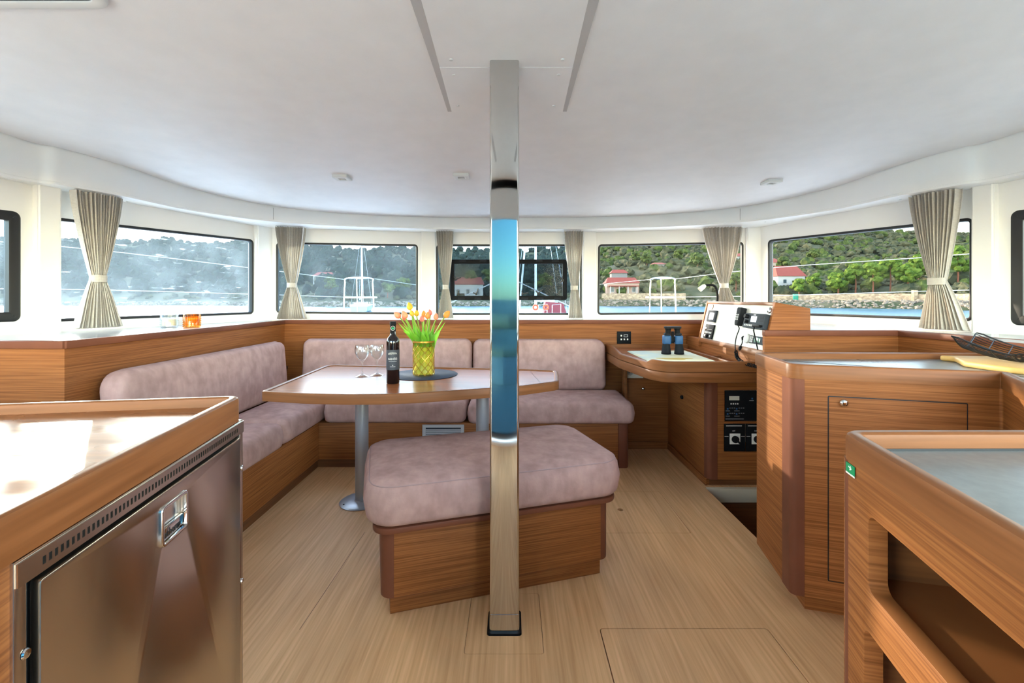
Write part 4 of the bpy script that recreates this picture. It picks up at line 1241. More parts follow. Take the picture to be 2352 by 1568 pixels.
# ---- chart and binoculars on the chart table
t = thing('sea_chart', (1.05, 3.05, 0.749), 'cream folded sea chart lying on the chart table', 'chart')
ch = [at_z(1440, 806, 0.752), at_z(1495, 831, 0.752), at_z(1640, 829.5, 0.752), at_z(1570, 805, 0.752)]
for k in range(3):
    ob('chart_sheet', plate(ccw([(p.x + 0.006 * k, p.y + 0.004 * k) for p in ch]), [], 0.0012, Matrix.Translation((0, 0, 0.7498 + 0.0013 * k))), CHART, t)
isl = []
for i in range(20):
    a = 2 * PI * i / 20; r = 1 + 0.25 * math.sin(3 * a) + 0.15 * math.cos(5 * a)
    isl.append((1.035 + 0.10 * r * math.cos(a), 2.885 + 0.045 * r * math.sin(a)))
ob('printed_island', plate(isl, [], 0.0002, Matrix.Translation((0, 0, 0.7527))), CHARTY, t)
bn = at_z(1545, 813, 0.7525)
t = thing('binoculars', bn, 'blue and black binoculars standing on the sea chart', 'binoculars')
for s in (-1, 1):
    T = Matrix.Translation((bn.x + s * 0.043, bn.y - s * 0.004, bn.z))
    br = ob('barrel', lathe([(0, 0), (0.031, 0.0), (0.032, 0.004), (0.031, 0.02), (0.024, 0.072), (0, 0.072)], 24, T), DKGREY, t)
    ob('lens_ring', lathe([(0.0315, 0.001), (0.033, 0.003), (0.033, 0.009), (0.0315, 0.011)], 24, T), BLKP, br)
    o = rpoly(rect(-0.027, -0.024, 0.027, 0.024), 0.014, 5)
    pb = ob('prism_housing', prism(o, 0.07, 0.128, 0.006, T @ Matrix.Translation((-s * 0.004, 0, 0)), 3), BLUER, t)
    ob('shoulder', prism(rpoly(rect(-0.023, -0.021, 0.023, 0.021), 0.014, 5), 0.127, 0.145, 0.008, T @ Matrix.Translation((-s * 0.008, 0, 0)), 3), DKGREY, pb)
    ob('eyepiece', lathe([(0.019, 0.14), (0.0175, 0.165), (0.020, 0.168), (0.020, 0.178), (0, 0.178)], 20, T @ Matrix.Translation((-s * 0.013, 0, 0))), BLKP, t)
ob('hinge', lathe([(0.009, 0.075), (0.009, 0.155), (0, 0.155)], 14, Matrix.Translation(bn)), BLKP, t)
ob('bridge', box((-0.024, -0.008, 0.085), (0.024, 0.008, 0.12), 0.003, Matrix.Translation(bn)), BLKP, t)
ob('rain_guard', prism(rpoly(rect(-0.058, -0.022, 0.058, 0.022), 0.018, 5), 0.176, 0.190, 0.003, Matrix.Translation(bn)), DKGREY, t)

# ================================================================== ON THE TABLE
Z0 = TZ - 0.0036
gp = [(0, 0.0), (0.034, 0.0), (0.035, 0.002), (0.02, 0.007), (0.006, 0.014), (0.0042, 0.03), (0.0042, 0.07), (0.007, 0.083), (0.018, 0.092), (0.031, 0.110), (0.038, 0.130), (0.0385, 0.150), (0.034, 0.168),
      (0.0325, 0.168), (0.0368, 0.150), (0.0363, 0.131), (0.0295, 0.112), (0.016, 0.094), (0.004, 0.088), (0, 0.0875)]
gme = lathe(gp, 32)
for px, py, lab in ((832, 864.5, 'empty stemmed wine glass standing farther from the bottle'), (866, 862, 'empty stemmed wine glass standing next to the bottle')):
    p = at_z(px, py, Z0)
    o = ob('wine_glass', gme, CLEARG, None, lab, 'glass', 'wine glasses on the table')
    o.location = p
p = at_z(902.5, 879.5, Z0)
t = thing('wine_bottle', p, 'dark wine bottle with charcoal label on the dining table', 'bottle')
Tb = Matrix.Translation(p)
BR = 0.0315
ob('bottle_glass', lathe([(0, 0.0), (BR - 0.003, 0.0), (BR, 0.004), (BR, 0.202), (BR - 0.001, 0.212), (0.026, 0.224), (0.019, 0.231), (0.0145, 0.238), (0.0138, 0.25), (0, 0.25)], 40, Tb), WINE, t)
nk = ob('capsule', lathe([(0.0142, 0.238), (0.0138, 0.285), (0.0150, 0.286), (0.0150, 0.303), (0.0135, 0.305), (0, 0.305)], 28, Tb), BLKP, t)
def wrap(me, R, zc):
    for v in me.vertices:
        a = v.co.x / R - PI / 2 + 0.22
        r = R + v.co.z
        v.co = Vector((r * math.cos(a), r * math.sin(a), zc + v.co.y))
    me.transform(Tb)
    return me
def gridrect(w, h, n=24, th=0.0004):
    bm = bmesh.new()
    lo = [bm.verts.new((w * (i / n - 0.5), -h / 2, th)) for i in range(n + 1)]
    hi_ = [bm.verts.new((w * (i / n - 0.5), h / 2, th)) for i in range(n + 1)]
    for i in range(n): bm.faces.new((lo[i], lo[i + 1], hi_[i + 1], hi_[i]))
    return bm2me(bm, 'lab', recalc=False)
lb = ob('label', wrap(gridrect(0.125, 0.098), BR, 0.118), LABEL, t)
ob('label_name', wrap(text_me('dobričić', 0.0165, None, 0.0002, sx=0.82), BR + 0.0006, 0.123), INK, lb)
ob('label_rule', wrap(gridrect(0.04, 0.001), BR + 0.0004, 0.1105), INK, lb)
ob('label_rule', wrap(gridrect(0.026, 0.0014), BR + 0.0004, 0.085), INK, lb)
def star(r):
    return [(r * (1 if i % 2 == 0 else 0.3) * math.cos(PI * i / 4 + PI / 2), r * (1 if i % 2 == 0 else 0.3) * math.sin(PI * i / 4 + PI / 2)) for i in range(8)]
ob('label_star', wrap(plate(star(0.004), [], 0.0002, Matrix.Translation((0, 0, 0.0007))), BR, 0.092), INK, lb)
arch = []
for i in range(7):
    x = -0.022 + 0.0063 * i
    arch += [(x, 0.0), (x, 0.006 + 0.003 * math.sin(PI * i / 6)), (x + 0.004, 0.007 + 0.003 * math.sin(PI * i / 6)), (x + 0.004, 0.0), (x + 0.0052, 0.0025)]
arch = [(-0.022, -0.003)] + arch + [(0.022, -0.003), (0.006, -0.002), (0.004, 0.002), (-0.004, 0.002), (-0.006, -0.002)]
ob('label_drawing', wrap(plate(arch, [], 0.0002, Matrix.Translation((0, 0, 0.0007))), BR, 0.146), mat('grey_ink', (168, 166, 160), 0.5), lb)
ob('neck_seal', wrap(plate([(0.011 * math.cos(a * PI / 10), 0.011 * math.sin(a * PI / 10)) for a in range(20)], [], 0.0003, Matrix.Translation((0, 0, 0.0012))), 0.0138, 0.272), INK, nk)
ob('neck_seal_mark', wrap(plate([(0.006 * math.cos(a * PI / 8), 0.006 * math.sin(a * PI / 8)) for a in range(16)], [], 0.0003, Matrix.Translation((0, 0, 0.0016))), 0.0138, 0.272), GREEN, nk)
ob('neck_band', wrap(plate([(-0.008, -0.010), (-0.012, 0.000), (0.012, 0.010), (0.013, -0.001)], [], 0.0003, Matrix.Translation((0, 0, 0.0012))), 0.0142, 0.246), INK, nk)

# place mat, vase and tulips
vp = at_z(973, 862, Z0)
mc = at_z(972, 860, Z0)
ob('place_mat', lathe([(0, 0.0), (0.183, 0.0), (0.185, 0.0015), (0.183, 0.003), (0, 0.003)], 56, Matrix.Translation((mc.x + 0.003, mc.y, Z0))), NAVYM, None, 'round navy woven place mat under the vase', 'place mat')
VZ = Z0 + 0.0032
VR, VH = 0.058, 0.185
t = thing('vase', (vp.x, vp.y, VZ), 'yellow cylinder vase with gold diamond lattice on the place mat', 'vase')
Tv = Matrix.Translation((vp.x, vp.y, VZ))
ob('vase_glass', lathe([(0, 0), (VR - 0.004, 0), (VR - 0.002, 0.002), (VR - 0.0015, VH), (VR - 0.004, VH), (VR - 0.0045, 0.008), (0, 0.008)], 40, Tv), YGLASS, t)
ob('lattice_rim', lathe([(VR - 0.005, VH - 0.006), (VR + 0.001, VH - 0.007), (VR + 0.0012, VH + 0.001), (VR - 0.005, VH + 0.001)], 40, Tv), GOLD, t)
for s in (-1, 1):
    for k in range(10):
        a0 = 2 * PI * k / 10
        pts = [(VR * math.cos(a0 + s * i * 0.30), VR * math.sin(a0 + s * i * 0.30), 0.004 + (VH - 0.012) * i / 9) for i in range(10)]
        ob('lattice_wire', tube(pts, 0.0014, 4, False, Tv), GOLD, t)
WATER = mat('yellow_water', (250, 238, 120), 0.3)
nt_ = WATER.node_tree; pw = nt_.nodes['Principled BSDF']; pw.inputs['Alpha'].default_value = 0.35
ob('vase_filling', lathe([(0, 0.009), (VR - 0.006, 0.009), (VR - 0.006, VH - 0.03), (0, VH - 0.03)], 32, Tv), WATER, t)

rnd = random.Random(4)
def bloom_me(h, r):
    pr = [(0, 0), (r * 0.55, h * 0.05), (r * 0.92, h * 0.22), (r, h * 0.42), (r * 0.86, h * 0.66), (r * 0.5, h * 0.88), (r * 0.14, h), (0, h * 0.99)]
    me = lathe(pr, 18)
    for v in me.vertices:
        a = math.atan2(v.co.y, v.co.x); k = 1 + 0.09 * math.cos(3 * a) * min(1, v.co.z / h * 1.5)
        v.co.x *= k; v.co.y *= k
    return me
def leaf_me(path, w):
    bm = bmesh.new(); rows = []
    P = smooth_path(path, 6); n = len(P)
    for i, p in enumerate(P):
        u = i / (n - 1)
        ww = w * (0.35 + 0.65 * math.sin(PI * min(1, u * 1.15 + 0.12))) * (1 - u ** 4)
        d = (P[min(i + 1, n - 1)] - P[max(i - 1, 0)]).normalized()
        sd = d.cross(Vector((0.3, 1, 0.1))); sd.normalize()
        up = sd.cross(d)
        rows.append([bm.verts.new(p - sd * ww + up * ww * 0.35), bm.verts.new(p), bm.verts.new(p + sd * ww + up * ww * 0.35)])
    for a, b in zip(rows[:-1], rows[1:]):
        bm.faces.new((a[0], a[1], b[1], b[0])); bm.faces.new((a[1], a[2], b[2], b[1]))
    return bm2me(bm, 'leaf', ang=80)
def cz(x, y): return 780 + x * 300 / 2045, 670 + y * 300 / 2045
# bloom base pixel, tip pixel (in the close view), colour, depth offset
TUL = [((950, 405), (855, 320), TPINK, 0.01, 'pink'), ((1040, 420), (985, 300), TPINK, -0.02, 'pink'), ((1030, 445), (985, 365), TPINK, 0.03, 'pink'), ((1112, 285), (1075, 165), TYEL, 0.02, 'yellow'),
       ((1150, 380), (1110, 290), TYEL, -0.01, 'yellow'), ((1207, 385), (1207, 285), TYEL, 0.04, 'yellow'), ((1295, 470), (1285, 370), TPINK, -0.05, 'pink'), ((1318, 395), (1318, 295), TORA, 0.05, 'orange'),
       ((1380, 425), (1380, 315), TORA, -0.03, 'orange'), ((1420, 370), (1405, 275), TPINK, 0.05, 'pink'), ((1505, 440), (1515, 335), TPINK, 0.0, 'pink'), ((1640, 400), (1720, 300), TORA, 0.0, 'orange')]
tlab = ['pink tulip bud leaning out farthest over the wine bottle', 'tall peach-tipped pink tulip bud above a deeper pink one on the bottle side', 'deep pink tulip bud tucked under a taller one on the bottle side', 'tallest yellow tulip bud rising above all others',
        'yellow tulip bud right below the tallest one', 'slim upright pale yellow tulip bud in the middle of the bunch', 'low pink tulip bud at the front of the bunch', 'upright orange tulip bud behind the low pink front one',
        'orange tulip bud directly above the leaves, in front of a peach-pink bud', 'high peach-pink tulip bud at the back, touching an orange one', 'lone pink tulip bud on the side of the steel post', 'orange tulip bud leaning out farthest towards the steel post']
for ti_, ((bx_, by_), (tx, ty), tm, dd, cn) in enumerate(TUL):
    b = at_d(*cz(bx_, by_), vp.y + dd); e = at_d(*cz(tx, ty), vp.y + dd)
    ang = rnd.uniform(0, 6.28)
    f = Vector((vp.x + (b.x - vp.x) * 0.18 + 0.008 * math.cos(ang), vp.y + dd * 0.3, VZ + 0.012))
    rimp = Vector((vp.x + (b.x - vp.x) * 0.42, vp.y + dd * 0.6, VZ + VH))
    t = thing('tulip', f, tlab[ti_], 'flower', 'tulips in the vase')
    ob('stem', tube(smooth_path([f, rimp, (rimp + b) / 2 + Vector((0, 0, 0.01)), b], 5), 0.0034, 7), STEM, t)
    dirv = (e - b); L = dirv.length
    M = Matrix.Translation(b) @ dirv.to_track_quat('Z', 'Y').to_matrix().to_4x4()
    ob('bloom', bloom_me(L, L * 0.37), tm, None if False else t).data.transform(M)
    k = 0.35 if b.x < vp.x else 0.3
    lp = rimp.lerp(b, 0.85) + Vector(((b.x - vp.x) * 0.12 + rnd.uniform(-0.01, 0.01), rnd.uniform(-0.02, 0.015), -0.005))
    ob('leaf', leaf_me([f.lerp(rimp, 0.5), rimp + Vector((0.003, -0.004, 0)), rimp.lerp(b, 0.35) + Vector(((b.x - vp.x) * 0.08, -0.008, 0)), lp], 0.019), LEAF, t)
    if rnd.random() < 0.6:
        lp2 = rimp.lerp(b, 0.45) + Vector((rnd.uniform(-0.03, 0.03), rnd.uniform(-0.03, 0.02), 0.0))
        ob('leaf', leaf_me([f.lerp(rimp, 0.6), rimp + Vector((0.0, 0.003, 0)), lp2], 0.017), LEAF, t)

# ---- candle holders on the port shelf
for px, gm, lab in ((389, CLEARG, 'clear studded glass candle holder on the port shelf'), (441, AMBERG, 'amber studded glass candle holder on the port shelf')):
    p = at_z(px, 751, LEDGE_Z)
    t = thing('candle_holder', p, lab, 'candle holder', 'candle holders on the port shelf')
    T = Matrix.Translation(p)
    R, Hh = 0.043, 0.078
    ob('glass_cup', lathe([(0, 0.0), (R - 0.004, 0.0), (R, 0.004), (R, Hh - 0.003), (R - 0.002, Hh), (R - 0.005, Hh), (R - 0.006, 0.01), (0, 0.009)], 32, T), gm, t)
    bm = bmesh.new()
    for j in range(7):
        for i in range(22):
            a = 2 * PI * i / 22
            c = Vector((R * math.cos(a), R * math.sin(a), 0.007 + j * 0.0107))
            n = Vector((math.cos(a), math.sin(a), 0)); u = Vector((-n.y, n.x, 0)) * 0.0045; w = Vector((0, 0, 0.0045))
            tip = bm.verts.new(c + n * 0.005)
            q = [bm.verts.new(c + u), bm.verts.new(c + w), bm.verts.new(c - u), bm.verts.new(c - w)]
            for k in range(4): bm.faces.new((q[k], q[(k + 1) % 4], tip))
    bm.transform(T)
    ob('glass_studs', bm2me(bm, 'studs', smooth=False), gm, t, kind='stuff')
    ob('candle', lathe([(0, 0.0105), (R - 0.008, 0.0105), (R - 0.008, 0.05), (0.004, 0.05), (0, 0.049)], 24, T), WAX, t)

# ---- chopping board and wire bowl on the galley counter
WZ = CZ - 0.026
bo = [at_z(2172, 826, WZ + 0.02), at_z(2230, 838, WZ + 0.02), at_z(2352, 852, WZ + 0.02)]
bo = [(1.60, 1.80), (1.60, 1.735), (1.585, 1.63), (1.63, 1.50), (1.95, 1.44), (2.02, 1.82)]
bp = [at_z(2190, 818, WZ + 0.022), at_z(2212, 829, WZ + 0.022), at_z(2280, 838, WZ + 0.022), at_z(2352, 847, WZ + 0.022)]
bo = [(p.x, p.y) for p in bp] + [(2.0, bp[3].y - 0.03), (2.03, 1.86), (1.76, 1.90)]
board = ob('chopping_board', prism(ccw(rpoly(bo, [0.05, 0.03, 0.2, 0.2, 0.06, 0.06, 0.06], 6)), WZ + 0.0005, WZ + 0.022, 0.007, None, 3), BEECH, None, 'pale beech chopping board on the galley worktop', 'chopping board')
bt = WZ + 0.0225
bc = Vector((1.885, 1.68, bt))
t = thing('wire_bowl', bc, 'square black wire fruit bowl standing on the chopping board', 'bowl')
def bowl(u, v):
    """u,v in -1..1 ; sagging square net"""
    r = max(abs(u), abs(v)); rr = math.sqrt(u * u + v * v)
    h = 0.062 * min(1.0, (0.55 * rr * rr)) + 0.028 * (abs(u * v))
    ang = math.radians(32)
    x, y = u * 0.155, v * 0.155
    return bc + Vector((x * math.cos(ang) - y * math.sin(ang), x * math.sin(ang) + y * math.cos(ang), h + 0.003))
rimpts = []
for i in range(16): rimpts.append(bowl(-1 + 2 * i / 16, -1))
for i in range(16): rimpts.append(bowl(1, -1 + 2 * i / 16))
for i in range(16): rimpts.append(bowl(1 - 2 * i / 16, 1))
for i in range(16): rimpts.append(bowl(-1, 1 - 2 * i / 16))
ob('rim', tube(rimpts, 0.003, 6, True), BLACK, t)
for i in range(1, 20):
    u = -1 + 2 * i / 20
    ob('wire', tube([bowl(u, -1 + 2 * j / 14) for j in range(15)], 0.0014, 4), BLACK, t)
for i in range(1, 6):
    v = -1 + 2 * i / 6
    ob('cross_wire', tube([bowl(-1 + 2 * j / 14, v) for j in range(15)], 0.0018, 4), BLACK, t)

# ================================================================== CURTAINS
def curtain(f, top, tie, bot, lab, seed, nf=15, off=0.095):
    """top/tie/bot: (x left, x right, y) in the picture; hung in front of wall facet f"""
    A, d, n, L = FAC[f]
    rn = random.Random(seed)
    P = []
    for xl, xr, y in (top, tie, bot):
        ym = y if isinstance(y, tuple) else (y, y)
        a = hit(xl, ym[0], A + n * off, n); b = hit(xr, ym[1], A + n * off, n)
        P.append((a, b))
    zt = LIP_Z - 0.004
    ztie = (P[1][0].z + P[1][1].z) / 2
    zb = max(LEDGE_Z + 0.012, (P[2][0].z + P[2][1].z) / 2)
    ph = [rn.uniform(-0.9, 0.9) for _ in range(nf + 2)]
    am = [rn.uniform(0.6, 1.25) for _ in range(nf + 2)]
    NU, NV = nf * 10, 34
    bm = bmesh.new(); rows = []
    for j in range(NV + 1):
        v = j / NV
        z = zt + (zb - zt) * v
        if z > ztie:
            k = (zt - z) / (zt - ztie); e = k ** 1.35
            a = P[0][0].lerp(P[1][0], e); b = P[0][1].lerp(P[1][1], e)
            amp = 0.027 * (1 - 0.55 * k)
        else:
            k = (ztie - z) / (ztie - zb); e = k ** 0.85
            a = P[1][0].lerp(P[2][0], e); b = P[1][1].lerp(P[2][1], e)
            amp = 0.010 + 0.020 * k
        row = []
        for i in range(NU + 1):
            u = i / NU
            fx = u * nf; kf = int(min(nf - 1, fx)); fr_ = fx - kf
            w = math.sin(2 * PI * fx + (ph[kf] * (1 - fr_) + ph[kf + 1] * fr_) * 1.0)
            w = math.copysign(abs(w) ** 0.7, w)
            aa = am[kf] * (1 - fr_) + am[kf + 1] * fr_
            p = a.lerp(b, u); 
            zz = z
            if v > 0.95: zz = z + 0.004 * w
            bulge = 0.02 * math.sin(PI * u) * (1 if z > ztie else 0.6)
            q = Vector((p.x, p.y, zz)) + n * (w * amp * aa + bulge) + d * (0.003 * math.cos(2 * PI * fx))
            row.append(bm.verts.new(q))
        rows.append(row)
    for r0, r1 in zip(rows[:-1], rows[1:]):
        for i in range(NU): bm.faces.new((r0[i], r0[i + 1], r1[i + 1], r1[i]))
    me = bm2me(bm, 'curtain', ang=60, recalc=False)
    mid = (P[2][0] + P[2][1]) / 2
    t = thing('curtain', Vector((mid.x, mid.y, zb)), lab, 'curtain', 'tied linen curtains')
    ob('cloth', me, LINEN, t)
    a, b = P[1]
    w = (b - a); w.z = 0; hw = w.length / 2 + 0.004
    c = (a + b) / 2; c.z = ztie; c = c + n * 0.012
    ell = [(hw * math.cos(2 * PI * i / 24), 0.026 * math.sin(2 * PI * i / 24)) for i in range(24)]
    Mt = frame((c.x, c.y, ztie), d, n)
    Mt = Mt if (Mt.to_3x3() @ Vector((0, 0, 1))).z > 0 else Mt @ Matrix.Diagonal((1, 1, -1, 1))
    ob('tieback', ring_prism(ccw(ell), inset(ccw(ell), 0.003), -0.018, 0.018, Mt), LINEN, t)
curtain(2, (164, 278, (446, 466)), (208, 240, (640, 640)), (170, 278, (748, 755)), 'grey linen curtain tied in the middle at the salt-streaked port window', 1, 15)
curtain(3, (633, 702, (526, 528)), (661, 680, (655, 655)), (637, 704, (732, 732)), 'grey linen curtain tied in the middle beside the port front pillar', 2, 12)
curtain(4, (1002, 1042, 533), (1018, 1030, 659), (1004, 1041, 733), 'narrow grey linen curtain on the port side of the centre window', 3, 7)
curtain(4, (1294, 1338, 533), (1311, 1326, 661), (1304, 1336, 735), 'narrow grey linen curtain on the starboard side of the centre window', 4, 7)
curtain(5, (1611, 1706, (530, 526)), (1654, 1671, (656, 656)), (1640, 1700, (722, 722)), 'grey linen curtain tied above the instrument console', 5, 13)
curtain(6, (2092, 2208, (462, 438)), (2136, 2173, (646, 646)), (2116, 2226, (758, 760)), 'grey linen curtain tied in the middle behind the galley', 6, 13)

# ================================================================== OPENING HATCH IN THE CENTRE WINDOW
A, d, n, L = FAC[4]
M = frame(A, d, (0, 0, 1))
if (M.to_3x3() @ Vector((0, 0, 1))).dot(n) < 0: M = M @ Matrix.Diagonal((1, 1, -1, 1))
def hl(px, py): return loc(4, px, py)
a, b = hl(1034, 596), hl(1302, 689)
t = thing('window_hatch', A + d * ((a[0] + b[0]) / 2) + Vector((0, 0, b[1])), 'black framed opening hatch with small handles in the centre window', 'hatch')
o = ccw(rpoly(rect(a[0], b[1], b[0], a[1]), 0.018, 5))
i_ = inset(o, 0.036)
ob('hatch_frame', ring_prism(o, i_, -0.012, 0.020, M, bev=0.005), BLKP, t)
lip = inset(o, 0.034)
ob('hatch_seal', ring_prism(lip, inset(lip, 0.006), -0.010, 0.012, M), BLACK, t)
ob('hatch_pane', plate(inset(o, 0.03), [], 0.004, M @ Matrix.Translation((0, 0, -0.006))), CLEAN, t)
for px, py in ((1063, 600), (1110, 600), (1238, 600), (1275, 600), (1060, 686), (1098, 686), (1205, 686), (1240, 686), (1280, 686)):
    q = hl(px, py)
    ob('frame_clip', box((q[0] - 0.028, q[1] - 0.008, 0.016), (q[0] + 0.028, q[1] + 0.010, 0.024), 0.003, M), DKGREY, t)
for px, py, ang in ((1047, 642, 0.4), (1054, 675, 0.0), (1094, 675, 1.2), (1200, 675, 0.2), (1236, 674, 0.8), (1280, 676, 1.0), (1292, 644, 2.2)):
    q = hl(px, py)
    h_ = ob('handle', lathe([(0.011, 0), (0.011, 0.02), (0.008, 0.024), (0, 0.024)], 12, M @ Matrix.Translation((q[0], q[1], 0.0))), BLACK, t)
    R = M @ Matrix.Translation((q[0], q[1], 0.014)) @ Matrix.Rotation(ang, 4, 'Z')
    ob('lever', box((-0.006, -0.005, 0), (0.05, 0.005, 0.01), 0.003, R), BLACK, h_)
    ob('lever_tail', box((-0.005, -0.006, 0), (0.005, 0.03, 0.008), 0.002, R), BLACK, h_)

# ================================================================== OUTSIDE
SEA = -1.265
def interp(x, tab):
    return float(np.interp(x, [a for a, b in tab], [b for a, b in tab]))
SHORE = [(-1200, 150), (142, 150), (580, 150), (800, 125), (960, 138), (1040, 140), (1375, 142), (1700, 128), (1862, 116), (2100, 100), (2225, 88), (2900, 75)]
RIDGE = [(-1200, 560), (142, 552), (400, 560), (580, 562), (800, 574), (960, 578), (1200, 582), (1300, 574), (1375, 556), (1500, 520), (1768, 512), (2000, 530), (2225, 540), (2900, 550)]
rng = np.random.default_rng(7)
def hnoise(x, y):
    return 2.2 * math.sin(x * 0.045 + 1.3) * math.cos(y * 0.05) + 1.4 * math.sin(x * 0.11 + y * 0.07) + 0.6 * math.sin(x * 0.31 - y * 0.23)
def land_h(u, t):
    """height of the land, t metres behind the shore line in picture column u"""
    s = interp(u, SHORE)
    hr = EYE + (CY - interp(u, RIDGE)) / FPX * (s + 210)
    if t < 0: return SEA - 1.0
    if t < 6: return SEA - 0.4 + 1.9 * (t / 6) ** 0.7
    if t < 12: return SEA + 1.5 + 0.5 * (t - 6) / 6
    k = min(1.0, (t - 12) / 198)
    x, y = (u - CX) / FPX * (s + t), s + t
    h = SEA + 2.0 + 1.5 * min(1, (t - 12) / 6) + (hr - SEA - 3.5) * (k ** 1.15) + hnoise(x, y) * min(1, (t - 12) / 40) * 0.8
    if t > 210: h -= (t - 210) * 0.25
    return h
def land_pt(u, t):
    s = interp(u, SHORE)
    return Vector(((u - CX) / FPX * (s + t), s + t, land_h(u, t)))
us = np.linspace(-1200, 2900, 150)
ts = [-3, 0, 1, 2, 3.5, 6, 9, 12, 14, 18] + list(np.linspace(24, 250, 34))
bm = bmesh.new(); rows = []
for t_ in ts:
    rows.append([bm.verts.new(land_pt(u, t_) + Vector((0, 0, rng.normal(0, 0.12) if 0 < t_ < 12 else 0))) for u in us])
for a, b in zip(rows[:-1], rows[1:]):
    for i in range(len(us) - 1): bm.faces.new((a[i], a[i + 1], b[i + 1], b[i]))
LAND = mat('dry_hillside', (88, 84, 62), 0.95, spec=0.1, noise=((0.12, 0.12, 0.12), 5, (50, 58, 35), 0.4, 0.6))
ob('hillside', bm2me(bm, 'hill'), LAND, kind='structure', label='rocky wooded shore and hillside beyond the bay')
# sea
bm = bmesh.new()
R_ = [(-900, -900), (900, -900), (900, 400), (-900, 400)]
bm.faces.new([bm.verts.new((x, y, SEA)) for x, y in R_])
WAT = mat('bay_water', (14, 74, 92), 0.25, spec=0.06, noise=((0.05, 0.2, 1), 4, (18, 84, 104), 0.35, 0.65), bump=((1.2, 2.0, 1), 0.5, 0.3))
ob('sea', bm2me(bm, 'sea'), WAT, kind='structure', label='calm blue-green bay water')

# shrubs and trees
def blob(seed, nu=9, nv=6, rough=0.3):
    r = np.random.default_rng(seed)
    vs = []; fs = []
    for j in range(nv + 1):
        ph = PI * j / nv
        for i in range(nu):
            th = 2 * PI * (i + 0.5 * (j % 2)) / nu
            k = 1 + rough * r.uniform(-1, 1)
            vs.append((k * math.sin(ph) * math.cos(th), k * math.sin(ph) * math.sin(th), k * math.cos(ph)))
    for j in range(nv):
        for i in range(nu):
            a, b = j * nu + i, j * nu + (i + 1) % nu
            c, d_ = a + nu, b + nu
            if j % 2 == 0: fs += [(a, c, b), (b, c, d_)]
            else: fs += [(a, c, d_), (a, d_, b)]
    return np.array(vs), np.array(fs)
BL = [blob(k) for k in range(6)]
def scatter(name, items, material, label, cat):
    """items: (x, y, z, radius, squash); one mesh of many crowns"""
    V_, F_ = [], []
    off = 0
    for x, y, z, r, q in items:
        v, f = BL[int(rng.integers(6))]
        a = rng.uniform(0, 6.28); c, s = math.cos(a), math.sin(a)
        w = np.empty_like(v)
        w[:, 0] = (v[:, 0] * c - v[:, 1] * s) * r + x; w[:, 1] = (v[:, 0] * s + v[:, 1] * c) * r + y; w[:, 2] = v[:, 2] * r * q + z
        V_.append(w); F_.append(f + off); off += len(v)
    V_ = np.concatenate(V_); F_ = np.concatenate(F_)
    me = bpy.data.meshes.new(name)
    me.from_pydata(V_.tolist(), [], F_.tolist())
    return ob(name, me, material, None, label, cat, None, 'stuff')
def green(name, c1, c2, sc=0.35):
    return mat(name, c1, 0.9, spec=0.1, noise=((sc, sc, sc), 4, c2, 0.38, 0.62), col3=((3.0, 3.0, 3.0), 0.55))
G_OLIVE = green('olive_scrub', (98, 94, 66), (58, 63, 44))
G_PINE = green('pine_green', (90, 99, 46), (57, 70, 35), 0.6)
G_DARK = green('dark_oak', (50, 62, 50), (34, 46, 40))
G_TREE = green('fresh_pine', (104, 121, 43), (70, 93, 33), 0.8)
def forest(n, u0, u1, t0, t1, rmin, rmax, sq=(0.7, 1.0), pw=1.0):
    out = []
    for _ in range(n):
        u = rng.uniform(u0, u1); t_ = t0 + (t1 - t0) * rng.uniform() ** pw
        p = land_pt(u, t_); r = rng.uniform(rmin, rmax)
        out.append((p.x, p.y, p.z + r * 0.45, r, rng.uniform(*sq)))
    return out
scatter('scrub_wood', forest(4600, -1100, 1340, 13, 215, 1.0, 2.9, (0.75, 1.15), 0.8), G_DARK, 'dark green wood covering the port side hills', 'woodland')
scatter('hill_scrub', forest(3600, 1300, 2800, 15, 215, 0.8, 2.4, (0.6, 0.9), 0.8), G_OLIVE, 'olive scrub covering the starboard hillside', 'woodland')
scatter('hill_scrub', forest(900, 1300, 2800, 14, 205, 1.0, 2.8, (0.7, 1.0), 0.8), G_PINE, 'brighter green bushes dotted over the starboard hillside', 'woodland')
scatter('shore_bushes', forest(160, 300, 2600, 11.5, 15, 0.5, 1.2, (0.6, 0.8)), G_OLIVE, 'low bushes along the shore wall', 'bushes')

# single pines that stand out
def pine(u, t_, r, hgt, material, lab, grp):
    p = land_pt(u, t_)
    t = thing('pine_tree', p - Vector((0, 0, 0.3)), lab, 'tree', grp)
    ob('trunk', tube([p - Vector((0, 0, 0.3)), p + Vector((0.1, 0, hgt * 0.35)), p + Vector((0.0, 0, hgt * 0.75))], [0.22, 0.17, 0.08], 6), LAND if False else MAHO, t)
    V_, F_, off = [], [], 0
    for k in range(30):
        v, f = BL[int(rng.integers(6))]
        th = rng.uniform(0, 6.28); ph = rng.uniform(-0.5, 1.0)
        rr = r * 0.72 * math.sqrt(max(0.05, 1 - ph * ph * 0.8)) * rng.uniform(0.3, 1.0)
        s = r * rng.uniform(0.2, 0.36)
        c = np.array([p.x + rr * math.cos(th), p.y + rr * math.sin(th), p.z + hgt * 0.62 + ph * hgt * 0.36])
        V_.append(v * np.array([s, s, s * 0.75]) + c); F_.append(f + off); off += len(v)
    me = bpy.data.meshes.new('crown'); me.from_pydata(np.concatenate(V_).tolist(), [], np.concatenate(F_).tolist())
    ob('crown', me, material, t)
